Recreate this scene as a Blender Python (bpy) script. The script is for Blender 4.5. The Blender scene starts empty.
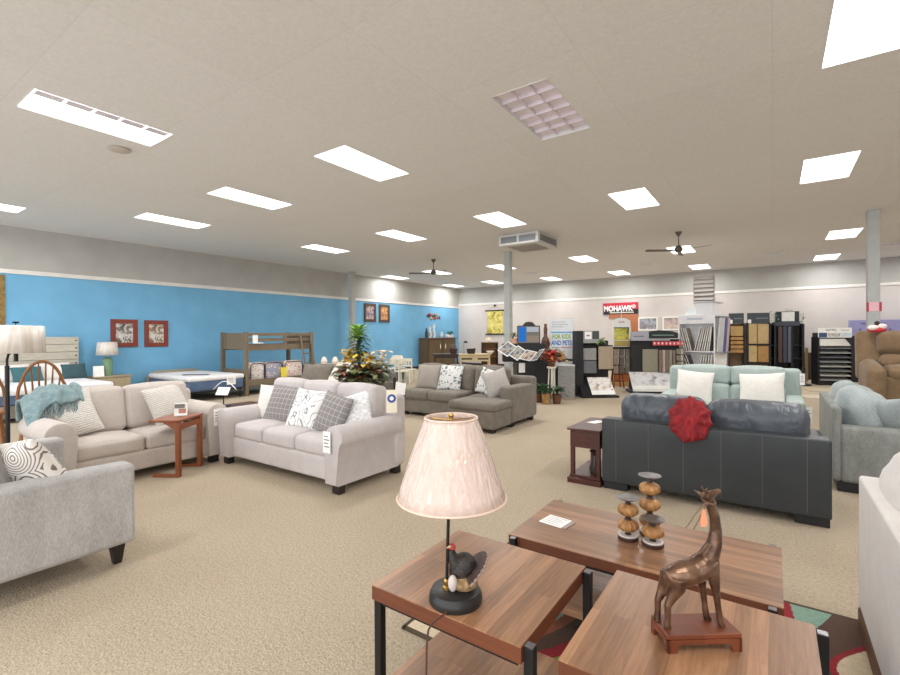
import bpy, bmesh, math, random
from mathutils import Vector, Matrix, Euler
random.seed(7)
R = math.radians
S = bpy.context.scene
COL = S.collection
CEIL = 3.8
WX, WY = -12.95, 19.35          # left wall plane, back wall plane

# ------------------------------------------------------------------ materials
def lin(c):
    return tuple((x/255/12.92 if x <= 10 else ((x/255+.055)/1.055)**2.4) for x in c) + (1,)

def newmat(name):
    m = bpy.data.materials.new(name); m.use_nodes = True
    nt = m.node_tree
    b = nt.nodes['Principled BSDF']
    return m, nt, b

def nd(nt, typ, **kw):
    n = nt.nodes.new(typ)
    for k, v in kw.items():
        if k in n.inputs.keys(): n.inputs[k].default_value = v
        else: setattr(n, k, v)
    return n

def coords(nt, scale=(1, 1, 1), kind='Object', rot=(0, 0, 0)):
    t = nt.nodes.new('ShaderNodeTexCoord'); mp = nt.nodes.new('ShaderNodeMapping')
    mp.inputs['Scale'].default_value = scale; mp.inputs['Rotation'].default_value = rot
    nt.links.new(t.outputs[kind], mp.inputs['Vector'])
    return mp.outputs['Vector']

def mixc(nt, fac, a, b, mode='MIX'):
    n = nt.nodes.new('ShaderNodeMix'); n.data_type = 'RGBA'; n.blend_type = mode
    for s, v in ((0, fac), (6, a), (7, b)):
        if hasattr(v, 'links'): nt.links.new(v, n.inputs[s])
        elif v is not None: n.inputs[s].default_value = v
    return n.outputs[2]

def ramp(nt, fac, stops, interp='LINEAR'):
    n = nt.nodes.new('ShaderNodeValToRGB'); cr = n.color_ramp; cr.interpolation = interp
    while len(cr.elements) < len(stops): cr.elements.new(.5)
    for e, (p, c) in zip(cr.elements, stops): e.position = p; e.color = c
    nt.links.new(fac, n.inputs['Fac'])
    return n.outputs['Color']

def bump(nt, b, h, strength, dist=.01):
    n = nt.nodes.new('ShaderNodeBump'); n.inputs['Strength'].default_value = strength
    n.inputs['Distance'].default_value = dist
    nt.links.new(h, n.inputs['Height']); nt.links.new(n.outputs['Normal'], b.inputs['Normal'])

def plain(name, c, rough=.5, metal=0, var=.025, scale=6, emit=0, spec=.5, coat=0, stretch=(1, 1, 1), bmp=0, bscale=60, alpha=None):
    m, nt, b = newmat(name)
    v = coords(nt, stretch)
    no = nd(nt, 'ShaderNodeTexNoise', Scale=scale, Detail=3.0)
    nt.links.new(v, no.inputs['Vector'])
    c0 = lin(c); d = tuple(x*(1-2*var) for x in c0[:3]) + (1,); e = tuple(min(1, x*(1+2*var)) for x in c0[:3]) + (1,)
    o = ramp(nt, no.outputs['Fac'], [(.3, d), (.7, e)])
    nt.links.new(o, b.inputs['Base Color'])
    b.inputs['Roughness'].default_value = rough; b.inputs['Metallic'].default_value = metal
    b.inputs['Specular IOR Level'].default_value = spec; b.inputs['Coat Weight'].default_value = coat
    if emit:
        nt.links.new(o, b.inputs['Emission Color']); b.inputs['Emission Strength'].default_value = emit
    if bmp:
        n2 = nd(nt, 'ShaderNodeTexNoise', Scale=bscale, Detail=2.0); nt.links.new(v, n2.inputs['Vector'])
        bump(nt, b, n2.outputs['Fac'], bmp)
    return m

def fabric(name, c, c2=None, scale=7, weave=220, rough=.95, stretch=(1, 1, 1), contrast=.5, sheen=.15, bs=.25):
    m, nt, b = newmat(name)
    v = coords(nt, stretch)
    no = nd(nt, 'ShaderNodeTexNoise', Scale=scale, Detail=5.0, Roughness=.65); nt.links.new(v, no.inputs['Vector'])
    c2 = c2 or tuple(int(x*.9) for x in c)
    o = ramp(nt, no.outputs['Fac'], [(.5-contrast*.5, lin(c2)), (.5+contrast*.5, lin(c))])
    fi = nd(nt, 'ShaderNodeTexNoise', Scale=weave, Detail=1.0); nt.links.new(v, fi.inputs['Vector'])
    o2 = mixc(nt, .28, o, fi.outputs['Fac'], 'OVERLAY')
    nt.links.new(o2, b.inputs['Base Color'])
    b.inputs['Roughness'].default_value = rough; b.inputs['Sheen Weight'].default_value = sheen
    b.inputs['Specular IOR Level'].default_value = .2
    bump(nt, b, fi.outputs['Fac'], bs, .004)
    return m

def wood(name, c1, c2, rough=.42, along='x', grain=1.0, row=.085, brick=.9, mort=0.0):
    """planked wood, boards run along the given object axis"""
    m, nt, b = newmat(name)
    rot = (0, 0, 0) if along == 'x' else (0, 0, R(90)) if along == 'y' else (0, R(90), 0)
    v = coords(nt, (1, 1, 1), 'Object', rot)
    br = nd(nt, 'ShaderNodeTexBrick', Scale=1.0, Color1=lin(c1), Color2=lin(c2), Mortar=lin(tuple(int(x*.6) for x in c2)))
    br.inputs['Brick Width'].default_value = brick; br.inputs['Row Height'].default_value = row
    br.inputs['Mortar Size'].default_value = mort; br.offset = .37
    nt.links.new(v, br.inputs['Vector'])
    mp = nt.nodes.new('ShaderNodeMapping'); mp.inputs['Scale'].default_value = (1.6, 22, 22); nt.links.new(v, mp.inputs['Vector'])
    no = nd(nt, 'ShaderNodeTexNoise', Scale=3.0, Detail=6.0, Roughness=.7, Distortion=.6); nt.links.new(mp.outputs['Vector'], no.inputs['Vector'])
    g = ramp(nt, no.outputs['Fac'], [(.30, (.36, .33, .31, 1)), (.60, (1.0, 1.0, 1.0, 1))])
    o = mixc(nt, .75*grain, br.outputs['Color'], g, 'MULTIPLY')
    nt.links.new(o, b.inputs['Base Color'])
    b.inputs['Roughness'].default_value = rough
    bump(nt, b, no.outputs['Fac'], .08, .003)
    return m

def emis(name, c, st):
    m, nt, b = newmat(name)
    e = nt.nodes.new('ShaderNodeEmission'); e.inputs['Color'].default_value = lin(c); e.inputs['Strength'].default_value = st
    nt.links.new(e.outputs[0], nt.nodes['Material Output'].inputs['Surface'])
    return m

# ------------------------------------------------------------------ mesh builder
def basis(d):
    d = Vector(d).normalized(); a = Vector((0, 0, 1)) if abs(d.z) < .95 else Vector((1, 0, 0))
    x = a.cross(d).normalized(); return x, d.cross(x)

class MB:
    def __init__(s): s.bm = bmesh.new()
    def grid(s, P, close_u=False, close_v=False, cap=False):
        bm = s.bm; V = [[bm.verts.new(p) for p in row] for row in P]
        n, k = len(V), len(V[0])
        for i in range(n if close_u else n-1):
            for j in range(k if close_v else k-1):
                q = [V[i][j], V[i][(j+1) % k], V[(i+1) % n][(j+1) % k], V[(i+1) % n][j]]
                try: bm.faces.new(q)
                except ValueError: pass
        if cap:
            for row in (V[0], V[-1]):
                try: bm.faces.new(row)
                except ValueError: pass
        return s
    def box(s, c, sz, rot=None, bev=0, seg=1):
        b = bmesh.new(); bmesh.ops.create_cube(b, size=1)
        for v in b.verts: v.co = Vector((v.co.x*sz[0], v.co.y*sz[1], v.co.z*sz[2]))
        if bev: bmesh.ops.bevel(b, geom=b.edges[:], offset=min(bev, min(sz)*.49), segments=seg, affect='EDGES', profile=.5)
        M = Matrix.Translation(c)
        if rot: M = M @ Euler(rot).to_matrix().to_4x4()
        s.merge(b, M); return s
    def bx(s, x0, x1, y0, y1, z0, z1, bev=0, seg=1):
        return s.box(((x0+x1)/2, (y0+y1)/2, (z0+z1)/2), (x1-x0, y1-y0, z1-z0), None, bev, seg)
    def merge(s, b, M=None):
        vm = {}
        for v in b.verts: vm[v] = s.bm.verts.new(M @ v.co if M else v.co)
        for f in b.faces:
            try: s.bm.faces.new([vm[v] for v in f.verts])
            except ValueError: pass
        b.free()
    def soft(s, c, sz, r, rot=None, puff=(0, 0, 0), div=5):
        """rounded box with crowned faces (cushions, upholstered blocks)"""
        h = [x/2 for x in sz]; r = min(r, min(h)*.98)
        ts = [0, .268, .577, 1]
        ax = []
        for a in range(3):
            q = h[a]-r
            ps = [-(q+r*t) for t in reversed(ts)]
            inner = [-q+2*q*i/div for i in range(1, div)] if q > 1e-6 else []
            ps += inner + [(q+r*t) for t in (ts if q > 1e-6 else ts[1:])]
            ax.append(ps)
        M = Matrix.Translation(c)
        if rot: M = M @ Euler(rot).to_matrix().to_4x4()
        cache = {}
        def vert(p):
            k = tuple(round(x, 6) for x in p)
            if k in cache: return cache[k]
            inn = Vector([max(-(h[i]-r), min(h[i]-r, p[i])) for i in range(3)])
            d = Vector(p)-inn
            q = inn + (d.normalized()*r if d.length > 1e-9 else d)
            u = [p[i]/h[i] for i in range(3)]
            for i in range(3):
                j, l = (i+1) % 3, (i+2) % 3
                q[i] += puff[i]*u[i]*(1-u[j]**2)*(1-u[l]**2)
            cache[k] = s.bm.verts.new(M @ q); return cache[k]
        for a in range(3):
            b_, c_ = (a+1) % 3, (a+2) % 3
            for sg in (-1, 1):
                for i in range(len(ax[b_])-1):
                    for j in range(len(ax[c_])-1):
                        vs = []
                        for (ii, jj) in ((i, j), (i+1, j), (i+1, j+1), (i, j+1)):
                            p = [0, 0, 0]; p[a] = sg*h[a]; p[b_] = ax[b_][ii]; p[c_] = ax[c_][jj]
                            vs.append(vert(p))
                        if sg < 0: vs.reverse()
                        if len(set(vs)) > 2:
                            try: s.bm.faces.new(list(dict.fromkeys(vs)))
                            except ValueError: pass
        return s
    def cyl(s, p0, p1, r0, r1=None, n=14):
        r1 = r0 if r1 is None else r1
        p0, p1 = Vector(p0), Vector(p1); x, y = basis(p1-p0)
        ring = lambda p, r: [p + (x*math.cos(2*math.pi*k/n)+y*math.sin(2*math.pi*k/n))*r for k in range(n)]
        return s.grid([ring(p0, r0), ring(p1, r1)], close_v=True, cap=True)
    def tube(s, pts, r, n=8, cap=True):
        pts = [Vector(p) for p in pts]; rs = r if isinstance(r, (list, tuple)) else [r]*len(pts)
        rows = []
        x = None
        for i, p in enumerate(pts):
            d = (pts[min(i+1, len(pts)-1)]-pts[max(i-1, 0)]).normalized()
            if x is None: x, y = basis(d)
            else:
                x = (x-d*x.dot(d)).normalized(); y = d.cross(x)
            rows.append([p+(x*math.cos(2*math.pi*k/n)+y*math.sin(2*math.pi*k/n))*rs[i] for k in range(n)])
        return s.grid(rows, close_v=True, cap=cap)
    def lathe(s, prof, c=(0, 0, 0), n=24, lobes=0, amp=0):
        c = Vector(c)
        rows = []
        for (r, z) in prof:
            w = lambda k: r*(1-amp*abs(math.sin(lobes*math.pi*k/n))) if lobes else r
            rows.append([c+Vector((math.cos(2*math.pi*k/n)*w(k), math.sin(2*math.pi*k/n)*w(k), z)) for k in range(n)])
        return s.grid(rows, close_v=True, cap=True)
    def ball(s, c, r, n=16, k=9, rot=None):
        r = r if isinstance(r, (list, tuple)) else (r, r, r)
        M = Euler(rot).to_matrix() if rot else Matrix.Identity(3)
        rows = []
        for i in range(k+1):
            t = -math.pi/2+math.pi*i/k
            t = max(-1.55, min(1.55, t))
            rows.append([Vector(c)+M @ Vector((r[0]*math.cos(t)*math.cos(2*math.pi*j/n), r[1]*math.cos(t)*math.sin(2*math.pi*j/n), r[2]*math.sin(t))) for j in range(n)])
        return s.grid(rows, close_v=True, cap=True)
    def prism(s, poly, axis, a0, a1):
        """extrude a 2D polygon along an axis: x -> (y,z) polygon, y -> (x,z), z -> (x,y)"""
        f = {'x': lambda p, a: (a, p[0], p[1]), 'y': lambda p, a: (p[0], a, p[1]), 'z': lambda p, a: (p[0], p[1], a)}[axis]
        A = [s.bm.verts.new(f(p, a0)) for p in poly]; B = [s.bm.verts.new(f(p, a1)) for p in poly]
        n = len(poly)
        for i in range(n): s.bm.faces.new([A[i], A[(i+1) % n], B[(i+1) % n], B[i]])
        s.bm.faces.new(A); s.bm.faces.new(B)
        return s
    def pillow(s, w, h, t, n=12, pinch=.07):
        """scatter cushion standing in the xz plane, bottom edge at z = 0"""
        rows = {1: [], -1: []}
        cs = [-math.cos(math.pi*i/n) for i in range(n+1)]
        bm = s.bm; V = {}
        for sg in (1, -1):
            for i, u in enumerate(cs):
                for j, v in enumerate(cs):
                    edge = i in (0, n) or j in (0, n)
                    k = (i, j) if edge else (i, j, sg)
                    if k in V: continue
                    x = u*w/2*(1-pinch*(1-v*v)); z = h/2+v*h/2*(1-pinch*(1-u*u))
                    y = 0 if edge else sg*t/2*((1-u*u)*(1-v*v))**.42
                    V[k] = bm.verts.new((x, y, z))
        g = lambda i, j, sg: V[(i, j)] if (i in (0, n) or j in (0, n)) else V[(i, j, sg)]
        for sg in (1, -1):
            for i in range(n):
                for j in range(n):
                    q = [g(i, j, sg), g(i+1, j, sg), g(i+1, j+1, sg), g(i, j+1, sg)]
                    if sg > 0: q.reverse()
                    try: bm.faces.new(q)
                    except ValueError: pass
        return s
    def xf(s, M):
        for v in s.bm.verts: v.co = M @ v.co
        return s
    def build(s, name, m, parent=None, smooth=True, loc=None, rot=None, angle=40):
        bmesh.ops.recalc_face_normals(s.bm, faces=s.bm.faces[:])
        me = bpy.data.meshes.new(name); 
        for f in s.bm.faces: f.smooth = smooth
        if smooth:
            for e in s.bm.edges:
                if len(e.link_faces) == 2 and e.calc_face_angle(0) > R(angle): e.smooth = False
        s.bm.to_mesh(me); s.bm.free()
        o = bpy.data.objects.new(name, me); COL.objects.link(o)
        me.materials.append(m)
        if parent: o.parent = parent
        if loc: o.location = loc
        if rot: o.rotation_euler = rot
        return o

def box(name, m, parent, x0, x1, y0, y1, z0, z1, bev=.004, **k):
    return MB().bx(x0, x1, y0, y1, z0, z1, bev).build(name, m, parent, **k)

def tag(o, label, cat, group=None):
    o['label'] = label; o['category'] = cat
    if group: o['group'] = group
    return o

def thing(name, label, cat, loc=(0, 0, 0), rz=0, group=None):
    o = bpy.data.objects.new(name, None); COL.objects.link(o)
    o.empty_display_size = .1
    o.location = loc; o.rotation_euler = (0, 0, R(rz))
    return tag(o, label, cat, group)

def struct(o): o['kind'] = 'structure'; return o

def dup(root, loc, rz=None, label=None, group=None):
    r = root.copy(); COL.objects.link(r); r.location = loc
    if rz is not None: r.rotation_euler = (0, 0, R(rz))
    if label: r['label'] = label
    if group: r['group'] = group
    for ch in list(root.children):
        c = ch.copy(); COL.objects.link(c); c.parent = r
        for g in ch.children:
            d = g.copy(); COL.objects.link(d); d.parent = c
    return r

def text(name, body, size, m, parent, loc, rot=(R(90), 0, 0), sx=1, ext=.001, bold=0):
    cu = bpy.data.curves.new('lettering_curve', 'FONT'); cu.body = body; cu.size = size; cu.extrude = ext
    cu.align_x = 'CENTER'; cu.align_y = 'CENTER'; cu.offset = bold
    t = bpy.data.objects.new('lettering_curve', cu); COL.objects.link(t)
    dg = bpy.context.evaluated_depsgraph_get()
    me = bpy.data.meshes.new_from_object(t.evaluated_get(dg))
    bpy.data.objects.remove(t); bpy.data.curves.remove(cu)
    o = bpy.data.objects.new(name, me); COL.objects.link(o)
    me.materials.clear(); me.materials.append(m)
    o.parent = parent; o.location = loc; o.rotation_euler = rot; o.scale = (sx, 1, 1)
    return o

# ------------------------------------------------------------------ palette
BLACK = plain('black_metal', (24, 23, 24), .45, .3)
BLACKP = plain('black_laminate', (26, 26, 30), .5)
CHROME = plain('chrome', (200, 200, 205), .2, 1)
DARKFOOT = plain('dark_foot_wood', (34, 26, 22), .5)
WHITEP = plain('white_paint', (236, 236, 236), .5)
PAPER = plain('white_card', (245, 245, 243), .7)
INK = plain('grey_ink', (120, 120, 125), .7)
GREYM = plain('grey_metal', (150, 152, 152), .45, .3)
BRASS = plain('brass', (200, 165, 90), .3, 1)
ESPR = wood('espresso_wood', (92, 46, 34), (74, 36, 28), .35, 'x', .7)
OAK = wood('oak_wood', (150, 98, 52), (136, 84, 42), .42, 'z', .7, .3, 2)
CHERRY = wood('cherry_wood', (150, 84, 46), (132, 70, 36), .4, 'x', .7, .3, 2)

# ------------------------------------------------------------------ room shell
def carpet_mat():
    m, nt, b = newmat('beige_loop_carpet')
    v = coords(nt)
    a = nd(nt, 'ShaderNodeTexNoise', Scale=55.0, Detail=4.0, Roughness=.8); nt.links.new(v, a.inputs['Vector'])
    l = nd(nt, 'ShaderNodeTexNoise', Scale=.8, Detail=3.0); nt.links.new(v, l.inputs['Vector'])
    vo = nd(nt, 'ShaderNodeTexVoronoi', Scale=85.0); nt.links.new(v, vo.inputs['Vector'])
    c = ramp(nt, a.outputs['Fac'], [(.3, lin((158, 144, 125))), (.5, lin((182, 168, 148))), (.72, lin((199, 187, 168)))])
    c2 = ramp(nt, l.outputs['Fac'], [(.35, (.93, .92, .9, 1)), (.65, (1, 1, 1, 1))])
    o = mixc(nt, 1.0, c, c2, 'MULTIPLY')
    nt.links.new(o, b.inputs['Base Color']); b.inputs['Roughness'].default_value = 1; b.inputs['Specular IOR Level'].default_value = .1
    bump(nt, b, vo.outputs['Distance'], .6, .008)
    return m

def ceiling_mat():
    m, nt, b = newmat('ceiling_fibreboard')
    v = coords(nt)
    no = nd(nt, 'ShaderNodeTexNoise', Scale=28.0, Detail=5.0, Roughness=.75); nt.links.new(v, no.inputs['Vector'])
    br = nd(nt, 'ShaderNodeTexBrick', Scale=1.0, Color1=(1, 1, 1, 1), Color2=(.975, .97, .965, 1), Mortar=(.91, .90, .89, 1))
    br.inputs['Brick Width'].default_value = 1.3; br.inputs['Row Height'].default_value = 1.22; br.inputs['Mortar Size'].default_value = .006
    br.inputs['Mortar Smooth'].default_value = .8; br.offset = 0
    nt.links.new(v, br.inputs['Vector'])
    c = ramp(nt, no.outputs['Fac'], [(.3, lin((221, 220, 218))), (.7, lin((233, 232, 230)))])
    nt.links.new(mixc(nt, 1, c, br.outputs['Color'], 'MULTIPLY'), b.inputs['Base Color'])
    b.inputs['Roughness'].default_value = .95; b.inputs['Specular IOR Level'].default_value = .1
    bump(nt, b, no.outputs['Fac'], .25, .004)
    return m

RX, RYF = 7.0, -5.0            # right wall, open shop front
fl = struct(MB().bx(WX, RX, RYF, WY, -.1, 0).build('floor', carpet_mat(), smooth=False))

# lights: (x, y, style, label)
LIGHTS = [
 (-5.88, 1.94, 'louvre_on', 'long lit ceiling light with louvre edge showing, biggest at upper left'),
 (-7.19, 4.50, 'on', 'lit ceiling light right of the long louvred one and left of ceiling middle'),
 (-9.82, 4.46, 'on', 'lit ceiling light nearest the blue wall, above the red framed pictures'),
 (-4.53, 4.49, 'on', 'large bright ceiling light above the three-seat pale sofa'),
 (-7.07, 8.21, 'on', 'lit ceiling light in front of the left ceiling fan'),
 (-9.75, 8.24, 'on', 'narrow lit ceiling light beside the blue wall above the bunk bed'),
 (-1.95, 4.54, 'off', 'unlit ceiling light with a pinkish grey cell louvre'),
 (-4.49, 8.26, 'on', 'lit ceiling light just in front of the boxy ceiling air unit'),
 (-1.94, 8.35, 'on', 'lit ceiling light between the air unit and the white shelf tower'),
 (-2.06, 14.10, 'on', 'lit ceiling light directly behind the right ceiling fan'),
 (-2.07, 18.10, 'on', 'lit ceiling light closest to the wall vent grille'),
 (-4.76, 18.02, 'on', 'small lit ceiling light above the red banner on the back wall'),
 (.63, 8.38, 'on', 'large lit ceiling light above the turquoise sofa, in front of the right column'),
 (1.35, 14.15, 'on', 'lit ceiling light just left of the right column top'),
 (1.34, 18.18, 'on', 'lit ceiling light near the back wall, left of the right column'),
 (.64, 4.57, 'dots', 'biggest brightest ceiling light cut off at the top right corner'),
 (-11.18, 1.87, 'on', 'lit ceiling light cut off at the far left edge by the blue wall'),
 (-12.37, 13.94, 'on', 'lit ceiling light by the blue wall above the two dark framed pictures'),
 (-10.15, 13.77, 'on', 'lit ceiling light directly behind the left ceiling fan'),
 (-12.28, 17.91, 'on', 'lit ceiling light in the far corner above the brown chest'),
 (-7.62, 14.03, 'on', 'lit ceiling light partly hidden by the middle column'),
 (-10.12, 17.82, 'on', 'lit ceiling light left of the middle column, near the far corner'),
 (-4.76, 14.03, 'on', 'lit ceiling light just right of the air unit, further back'),
 (-7.54, 18.20, 'on', 'small lit ceiling light behind the air unit near the back wall'),
]
ADDED_OUTSIDE = [(-3.3, -.9), (.7, -.7), (3.6, 1.9), (3.6, 5.6), (3.9, 9.8), (4.0, 14.1), (-7.5, -1.6), (4.0, 18.1)]  # unseen fixtures added beyond the frame to brighten the foreground
LW, LL = .59, 1.22
def ceiling_mesh():
    rects = [(x-LW/2, x+LW/2, y-LL/2, y+LL/2) for (x, y, *_r) in LIGHTS] + [(x-LW/2, x+LW/2, y-LL/2, y+LL/2) for x, y in ADDED_OUTSIDE]
    xs = sorted({WX, RX, *[round(max(WX, r[0]), 4) for r in rects], *[round(r[1], 4) for r in rects]})
    ys = sorted({RYF, WY, *[round(r[2], 4) for r in rects], *[round(r[3], 4) for r in rects]})
    bm = bmesh.new(); V = {}
    def v(i, j):
        if (i, j) not in V: V[(i, j)] = bm.verts.new((xs[i], ys[j], CEIL))
        return V[(i, j)]
    for i in range(len(xs)-1):
        for j in range(len(ys)-1):
            cx, cy = (xs[i]+xs[i+1])/2, (ys[j]+ys[j+1])/2
            if any(a < cx < b and c < cy < d for a, b, c, d in rects): continue
            bm.faces.new([v(i, j), v(i, j+1), v(i+1, j+1), v(i+1, j)])
    me = bpy.data.meshes.new('ceiling'); bm.to_mesh(me); bm.free()
    o = bpy.data.objects.new('ceiling', me); COL.objects.link(o); me.materials.append(ceiling_mat()); struct(o)
ceiling_mesh()

BLUE = plain('blue_wall_paint', (114, 175, 213), .8, 0, .03, 2, bmp=.08, bscale=40)
UPPER = plain('upper_grey_wall_paint', (180, 179, 175), .85, 0, .03, 2)
BEIGE = plain('pale_beige_wall_paint', (203, 196, 192), .85, 0, .02, 2)
TRIM = plain('white_trim_paint', (228, 226, 220), .6)
struct(MB().bx(WX-.12, WX, RYF, WY, 0, 2.865).build('wall_left', BLUE, smooth=False))
struct(MB().bx(WX-.12, WX, RYF, WY, 2.865, CEIL).build('wall_left_upper', UPPER, smooth=False))
struct(MB().bx(WX-.12, RX, WY, WY+.12, 0, 2.985).build('wall_back', BEIGE, smooth=False))
struct(MB().bx(WX-.12, RX, WY, WY+.12, 2.985, CEIL).build('wall_back_upper', UPPER, smooth=False))
struct(MB().bx(RX, RX+.12, RYF, WY, 0, CEIL).build('wall_right', BEIGE, smooth=False))
struct(MB().bx(WX, WX+.025, RYF, WY, 2.82, 2.91, .005).build('trim_1', TRIM, smooth=False))
struct(MB().bx(WX, RX, WY-.025, WY, 2.94, 3.03, .005).build('trim_2', TRIM, smooth=False))
struct(MB().bx(WX, RX, WY-.015, WY, 0, .12, .004).build('baseboard_back', plain('dark_vinyl_base', (62, 54, 50), .6), smooth=False))
struct(MB().bx(WX, WX+.015, RYF, WY-.02, 0, .12, .004).build('baseboard_left', bpy.data.materials['dark_vinyl_base'], smooth=False))
COLM = plain('column_grey_paint', (182, 186, 184), .6)
for nm, x, y in (('column_left', -12.5, 11.75), ('column_middle', -6.05, 11.53), ('column_right', 1.55, 11.74)):
    struct(MB().bx(x-.09, x+.09, y-.09, y+.09, 0, CEIL, .01).build(nm, COLM, smooth=False))

# ------------------------------------------------------------------ ceiling fixtures
LENS = emis('lit_lens', (255, 255, 255), 5.0)
TROF = plain('fixture_white_enamel', (226, 226, 228), .5)
LOUV = plain('louvre_grey', (226, 218, 226), .35)
def fixture(x, y, style, label, group):
    t = thing('ceiling_light', label, 'ceiling light', (x, y, CEIL), 0, group)
    w, l = LW/2, LL/2
    MB().bx(-w, w, -l, l, .10, .11).bx(-w, -w+.008, -l, l, -.004, .1).bx(w-.008, w, -l, l, -.004, .1).bx(-w+.008, w-.008, -l, -l+.008, -.004, .1).bx(-w+.008, w-.008, l-.008, l, -.004, .1).build('housing', TROF, t, smooth=False)
    i, j = w-.012, l-.012
    if style in ('on', 'dots', 'louvre_on'):
        box('lens', LENS, t, -i, i, -j, j, .012, .018, 0)
        if style == 'dots':
            for k in range(7): MB().cyl((.06, -.5+k*.13, .012), (.06, -.5+k*.13, .006), .006, n=8).build('lens_screw', GREYM, t)
            box('lens_bar', TROF, t, -i, i, -j+.03, -j+.05, .006, .012, 0)
        if style == 'louvre_on':
            for k in range(5): MB().bx(i-.15, i-.03, -j+.02+.236*k, -j+.232+.236*k, .004, .011, .002).build('louvre_cell', LOUV, t, smooth=False)
    else:
        m = LENS if style == 'louvre_on' else plain('unlit_reflector', (240, 232, 240), .5)
        box('reflector', m, t, -i, i, -j, j, .045, .05, 0)
        b = MB()
        for k in range(1, 3): b.bx(-i+2*i*k/3-.006, -i+2*i*k/3+.006, -j, j, .005, .045)
        for k in range(1, 6): b.bx(-i, i, -j+2*j*k/6-.006, -j+2*j*k/6+.006, .005, .045)
        b.build('louvre', LOUV, t, smooth=False)
    if style != 'off':
        L = bpy.data.lights.new('fluorescent_tubes', 'AREA'); L.shape = 'RECTANGLE'; L.size = LW-.06; L.size_y = LL-.06
        L.energy = 46; L.color = (1.0, .985, .965); L.spread = R(172)
        lo = bpy.data.objects.new('fluorescent_tubes', L); COL.objects.link(lo); lo.parent = t; lo.location = (0, 0, .005)
for x, y, st, lb in LIGHTS: fixture(x, y, st, lb, 'recessed ceiling lights')
for x, y in ADDED_OUTSIDE: fixture(x, y, 'on', 'lit ceiling light added out of view to brighten the foreground', 'added ceiling lights beyond the picture edge')

def diffuser_vent(x, y, lb):
    t = thing('ceiling_vent', lb, 'vent', (x, y, CEIL), 0, 'ceiling air diffusers')
    a, h = .33, .035
    MB().grid([[(-a, -a, -.004), (a, -a, -.004), (a, a, -.004), (-a, a, -.004)], [(-.2, -.2, -h), (.2, -.2, -h), (.2, .2, -h), (-.2, .2, -h)]], close_v=True, cap=True).build('flange', TROF, t, smooth=False)
    MB().bx(-.17, .17, -.17, .17, -h-.018, -h-.012).bx(-.02, .02, -.02, .02, -h-.012, -h).build('deflector_plate', TROF, t, smooth=False)
for x, y, lb in ((-3.4, 16.26, 'white ceiling air diffuser in front of the red banner'), (-5.39, 16.22, 'white ceiling air diffuser right of the middle column, behind a light'),
                 (-7.34, 16.07, 'white ceiling air diffuser close to the middle column'), (-.02, 16.37, 'white ceiling air diffuser between the right fan and right column'),
                 (2.54, 16.45, 'white ceiling air diffuser right of the right column'), (-11.40, 15.95, 'white ceiling air diffuser just below the left ceiling fan')):
    diffuser_vent(x, y, lb)
tag(MB().lathe([(.0, 0), (.1, 0), (.12, -.02), (.1, -.03), (0, -.03)], (-6.55, 2.35, CEIL), 20  ).build('cover_plate', plain('aged_ceiling_plate', (196, 188, 178), .7)), 'small round plate on the ceiling below the long louvred light', 'cover plate')

def fan(x, y, lb, a0):
    t = thing('ceiling_fan', lb, 'ceiling fan', (x, y, CEIL), 0, 'ceiling fans')
    m = plain('fan_bronze', (98, 92, 86), .4, .5)
    MB().lathe([(.02, -.1), (.035, -.08), (.07, -.02), (.075, 0), (0, 0)], (0, 0, 0), 18).build('canopy', m, t)
    MB().cyl((0, 0, -.05), (0, 0, -.32), .012).build('rod', m, t)
    MB().lathe([(0, -.46), (.05, -.46), (.085, -.42), (.09, -.38), (.06, -.33), (.02, -.3), (0, -.3)], (0, 0, 0), 20).build('motor', m, t)
    for k in range(3):
        a = R(a0+120*k)
        b = MB().prism([(.07, -.02), (.2, -.045), (.72, -.06), (.75, -.03), (.75, .03), (.72, .06), (.2, .045), (.07, .02)], 'z', -.005, .005)
        b.xf(Matrix.Rotation(a, 4, 'Z') @ Matrix.Translation((0, 0, -.42)) @ Matrix.Rotation(R(12), 4, 'X'))
        b.build('blade', m, t, smooth=False)
fan(-1.75, 11.58, 'brown three-blade ceiling fan on the right, in front of a lit panel', 215)
fan(-8.48, 11.31, 'brown three-blade ceiling fan on the left, near the far corner', 215)

t = thing('ceiling_air_unit', 'boxy white ceiling air unit with side grilles beside the middle column', 'air unit', (-4.74, 10.06, CEIL))
MB().bx(-.5, .5, -.55, .55, -.25, 0, .02, 2).build('casing', plain('unit_white', (205, 204, 200), .5), t, smooth=False)
GR = plain('grille_grey', (132, 136, 140), .5)
for a, b_ in ((-.43, -.03), (.03, .43)):
    g = MB().bx(a, b_, -.556, -.549, -.2, -.06)
    for k in range(5): g.bx(a, b_, -.565, -.556, -.195+k*.03, -.185+k*.03)
    g.build('front_grille', GR, t, smooth=False)
g = MB().bx(.499, .506, -.45, .45, -.2, -.06)
for k in range(5): g.bx(.506, .515, -.45, .45, -.195+k*.03, -.185+k*.03)
g.build('side_grille', GR, t, smooth=False)
g = MB()
for k in range(14): g.bx(-.35, .35, -.36+k*.055, -.33+k*.055, -.262, -.25)
g.build('intake_grille', plain('intake_tan', (160, 152, 142), .6), t, smooth=False)

t = thing('wall_vent', 'grey slatted vent grille high on the back wall', 'vent', (-2.08, WY-.03, 3.155))
box('backing', plain('vent_dark', (118, 112, 106), .6), t, -.33, .33, -.02, 0, -.45, .45)
for k in range(6):
    MB().box((0, -.035, -.39+k*.155), (.64, .012, .085), (R(-25), 0, 0)).build('slat', plain('vent_slat', (140, 135, 128), .5), t, smooth=False)

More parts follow.
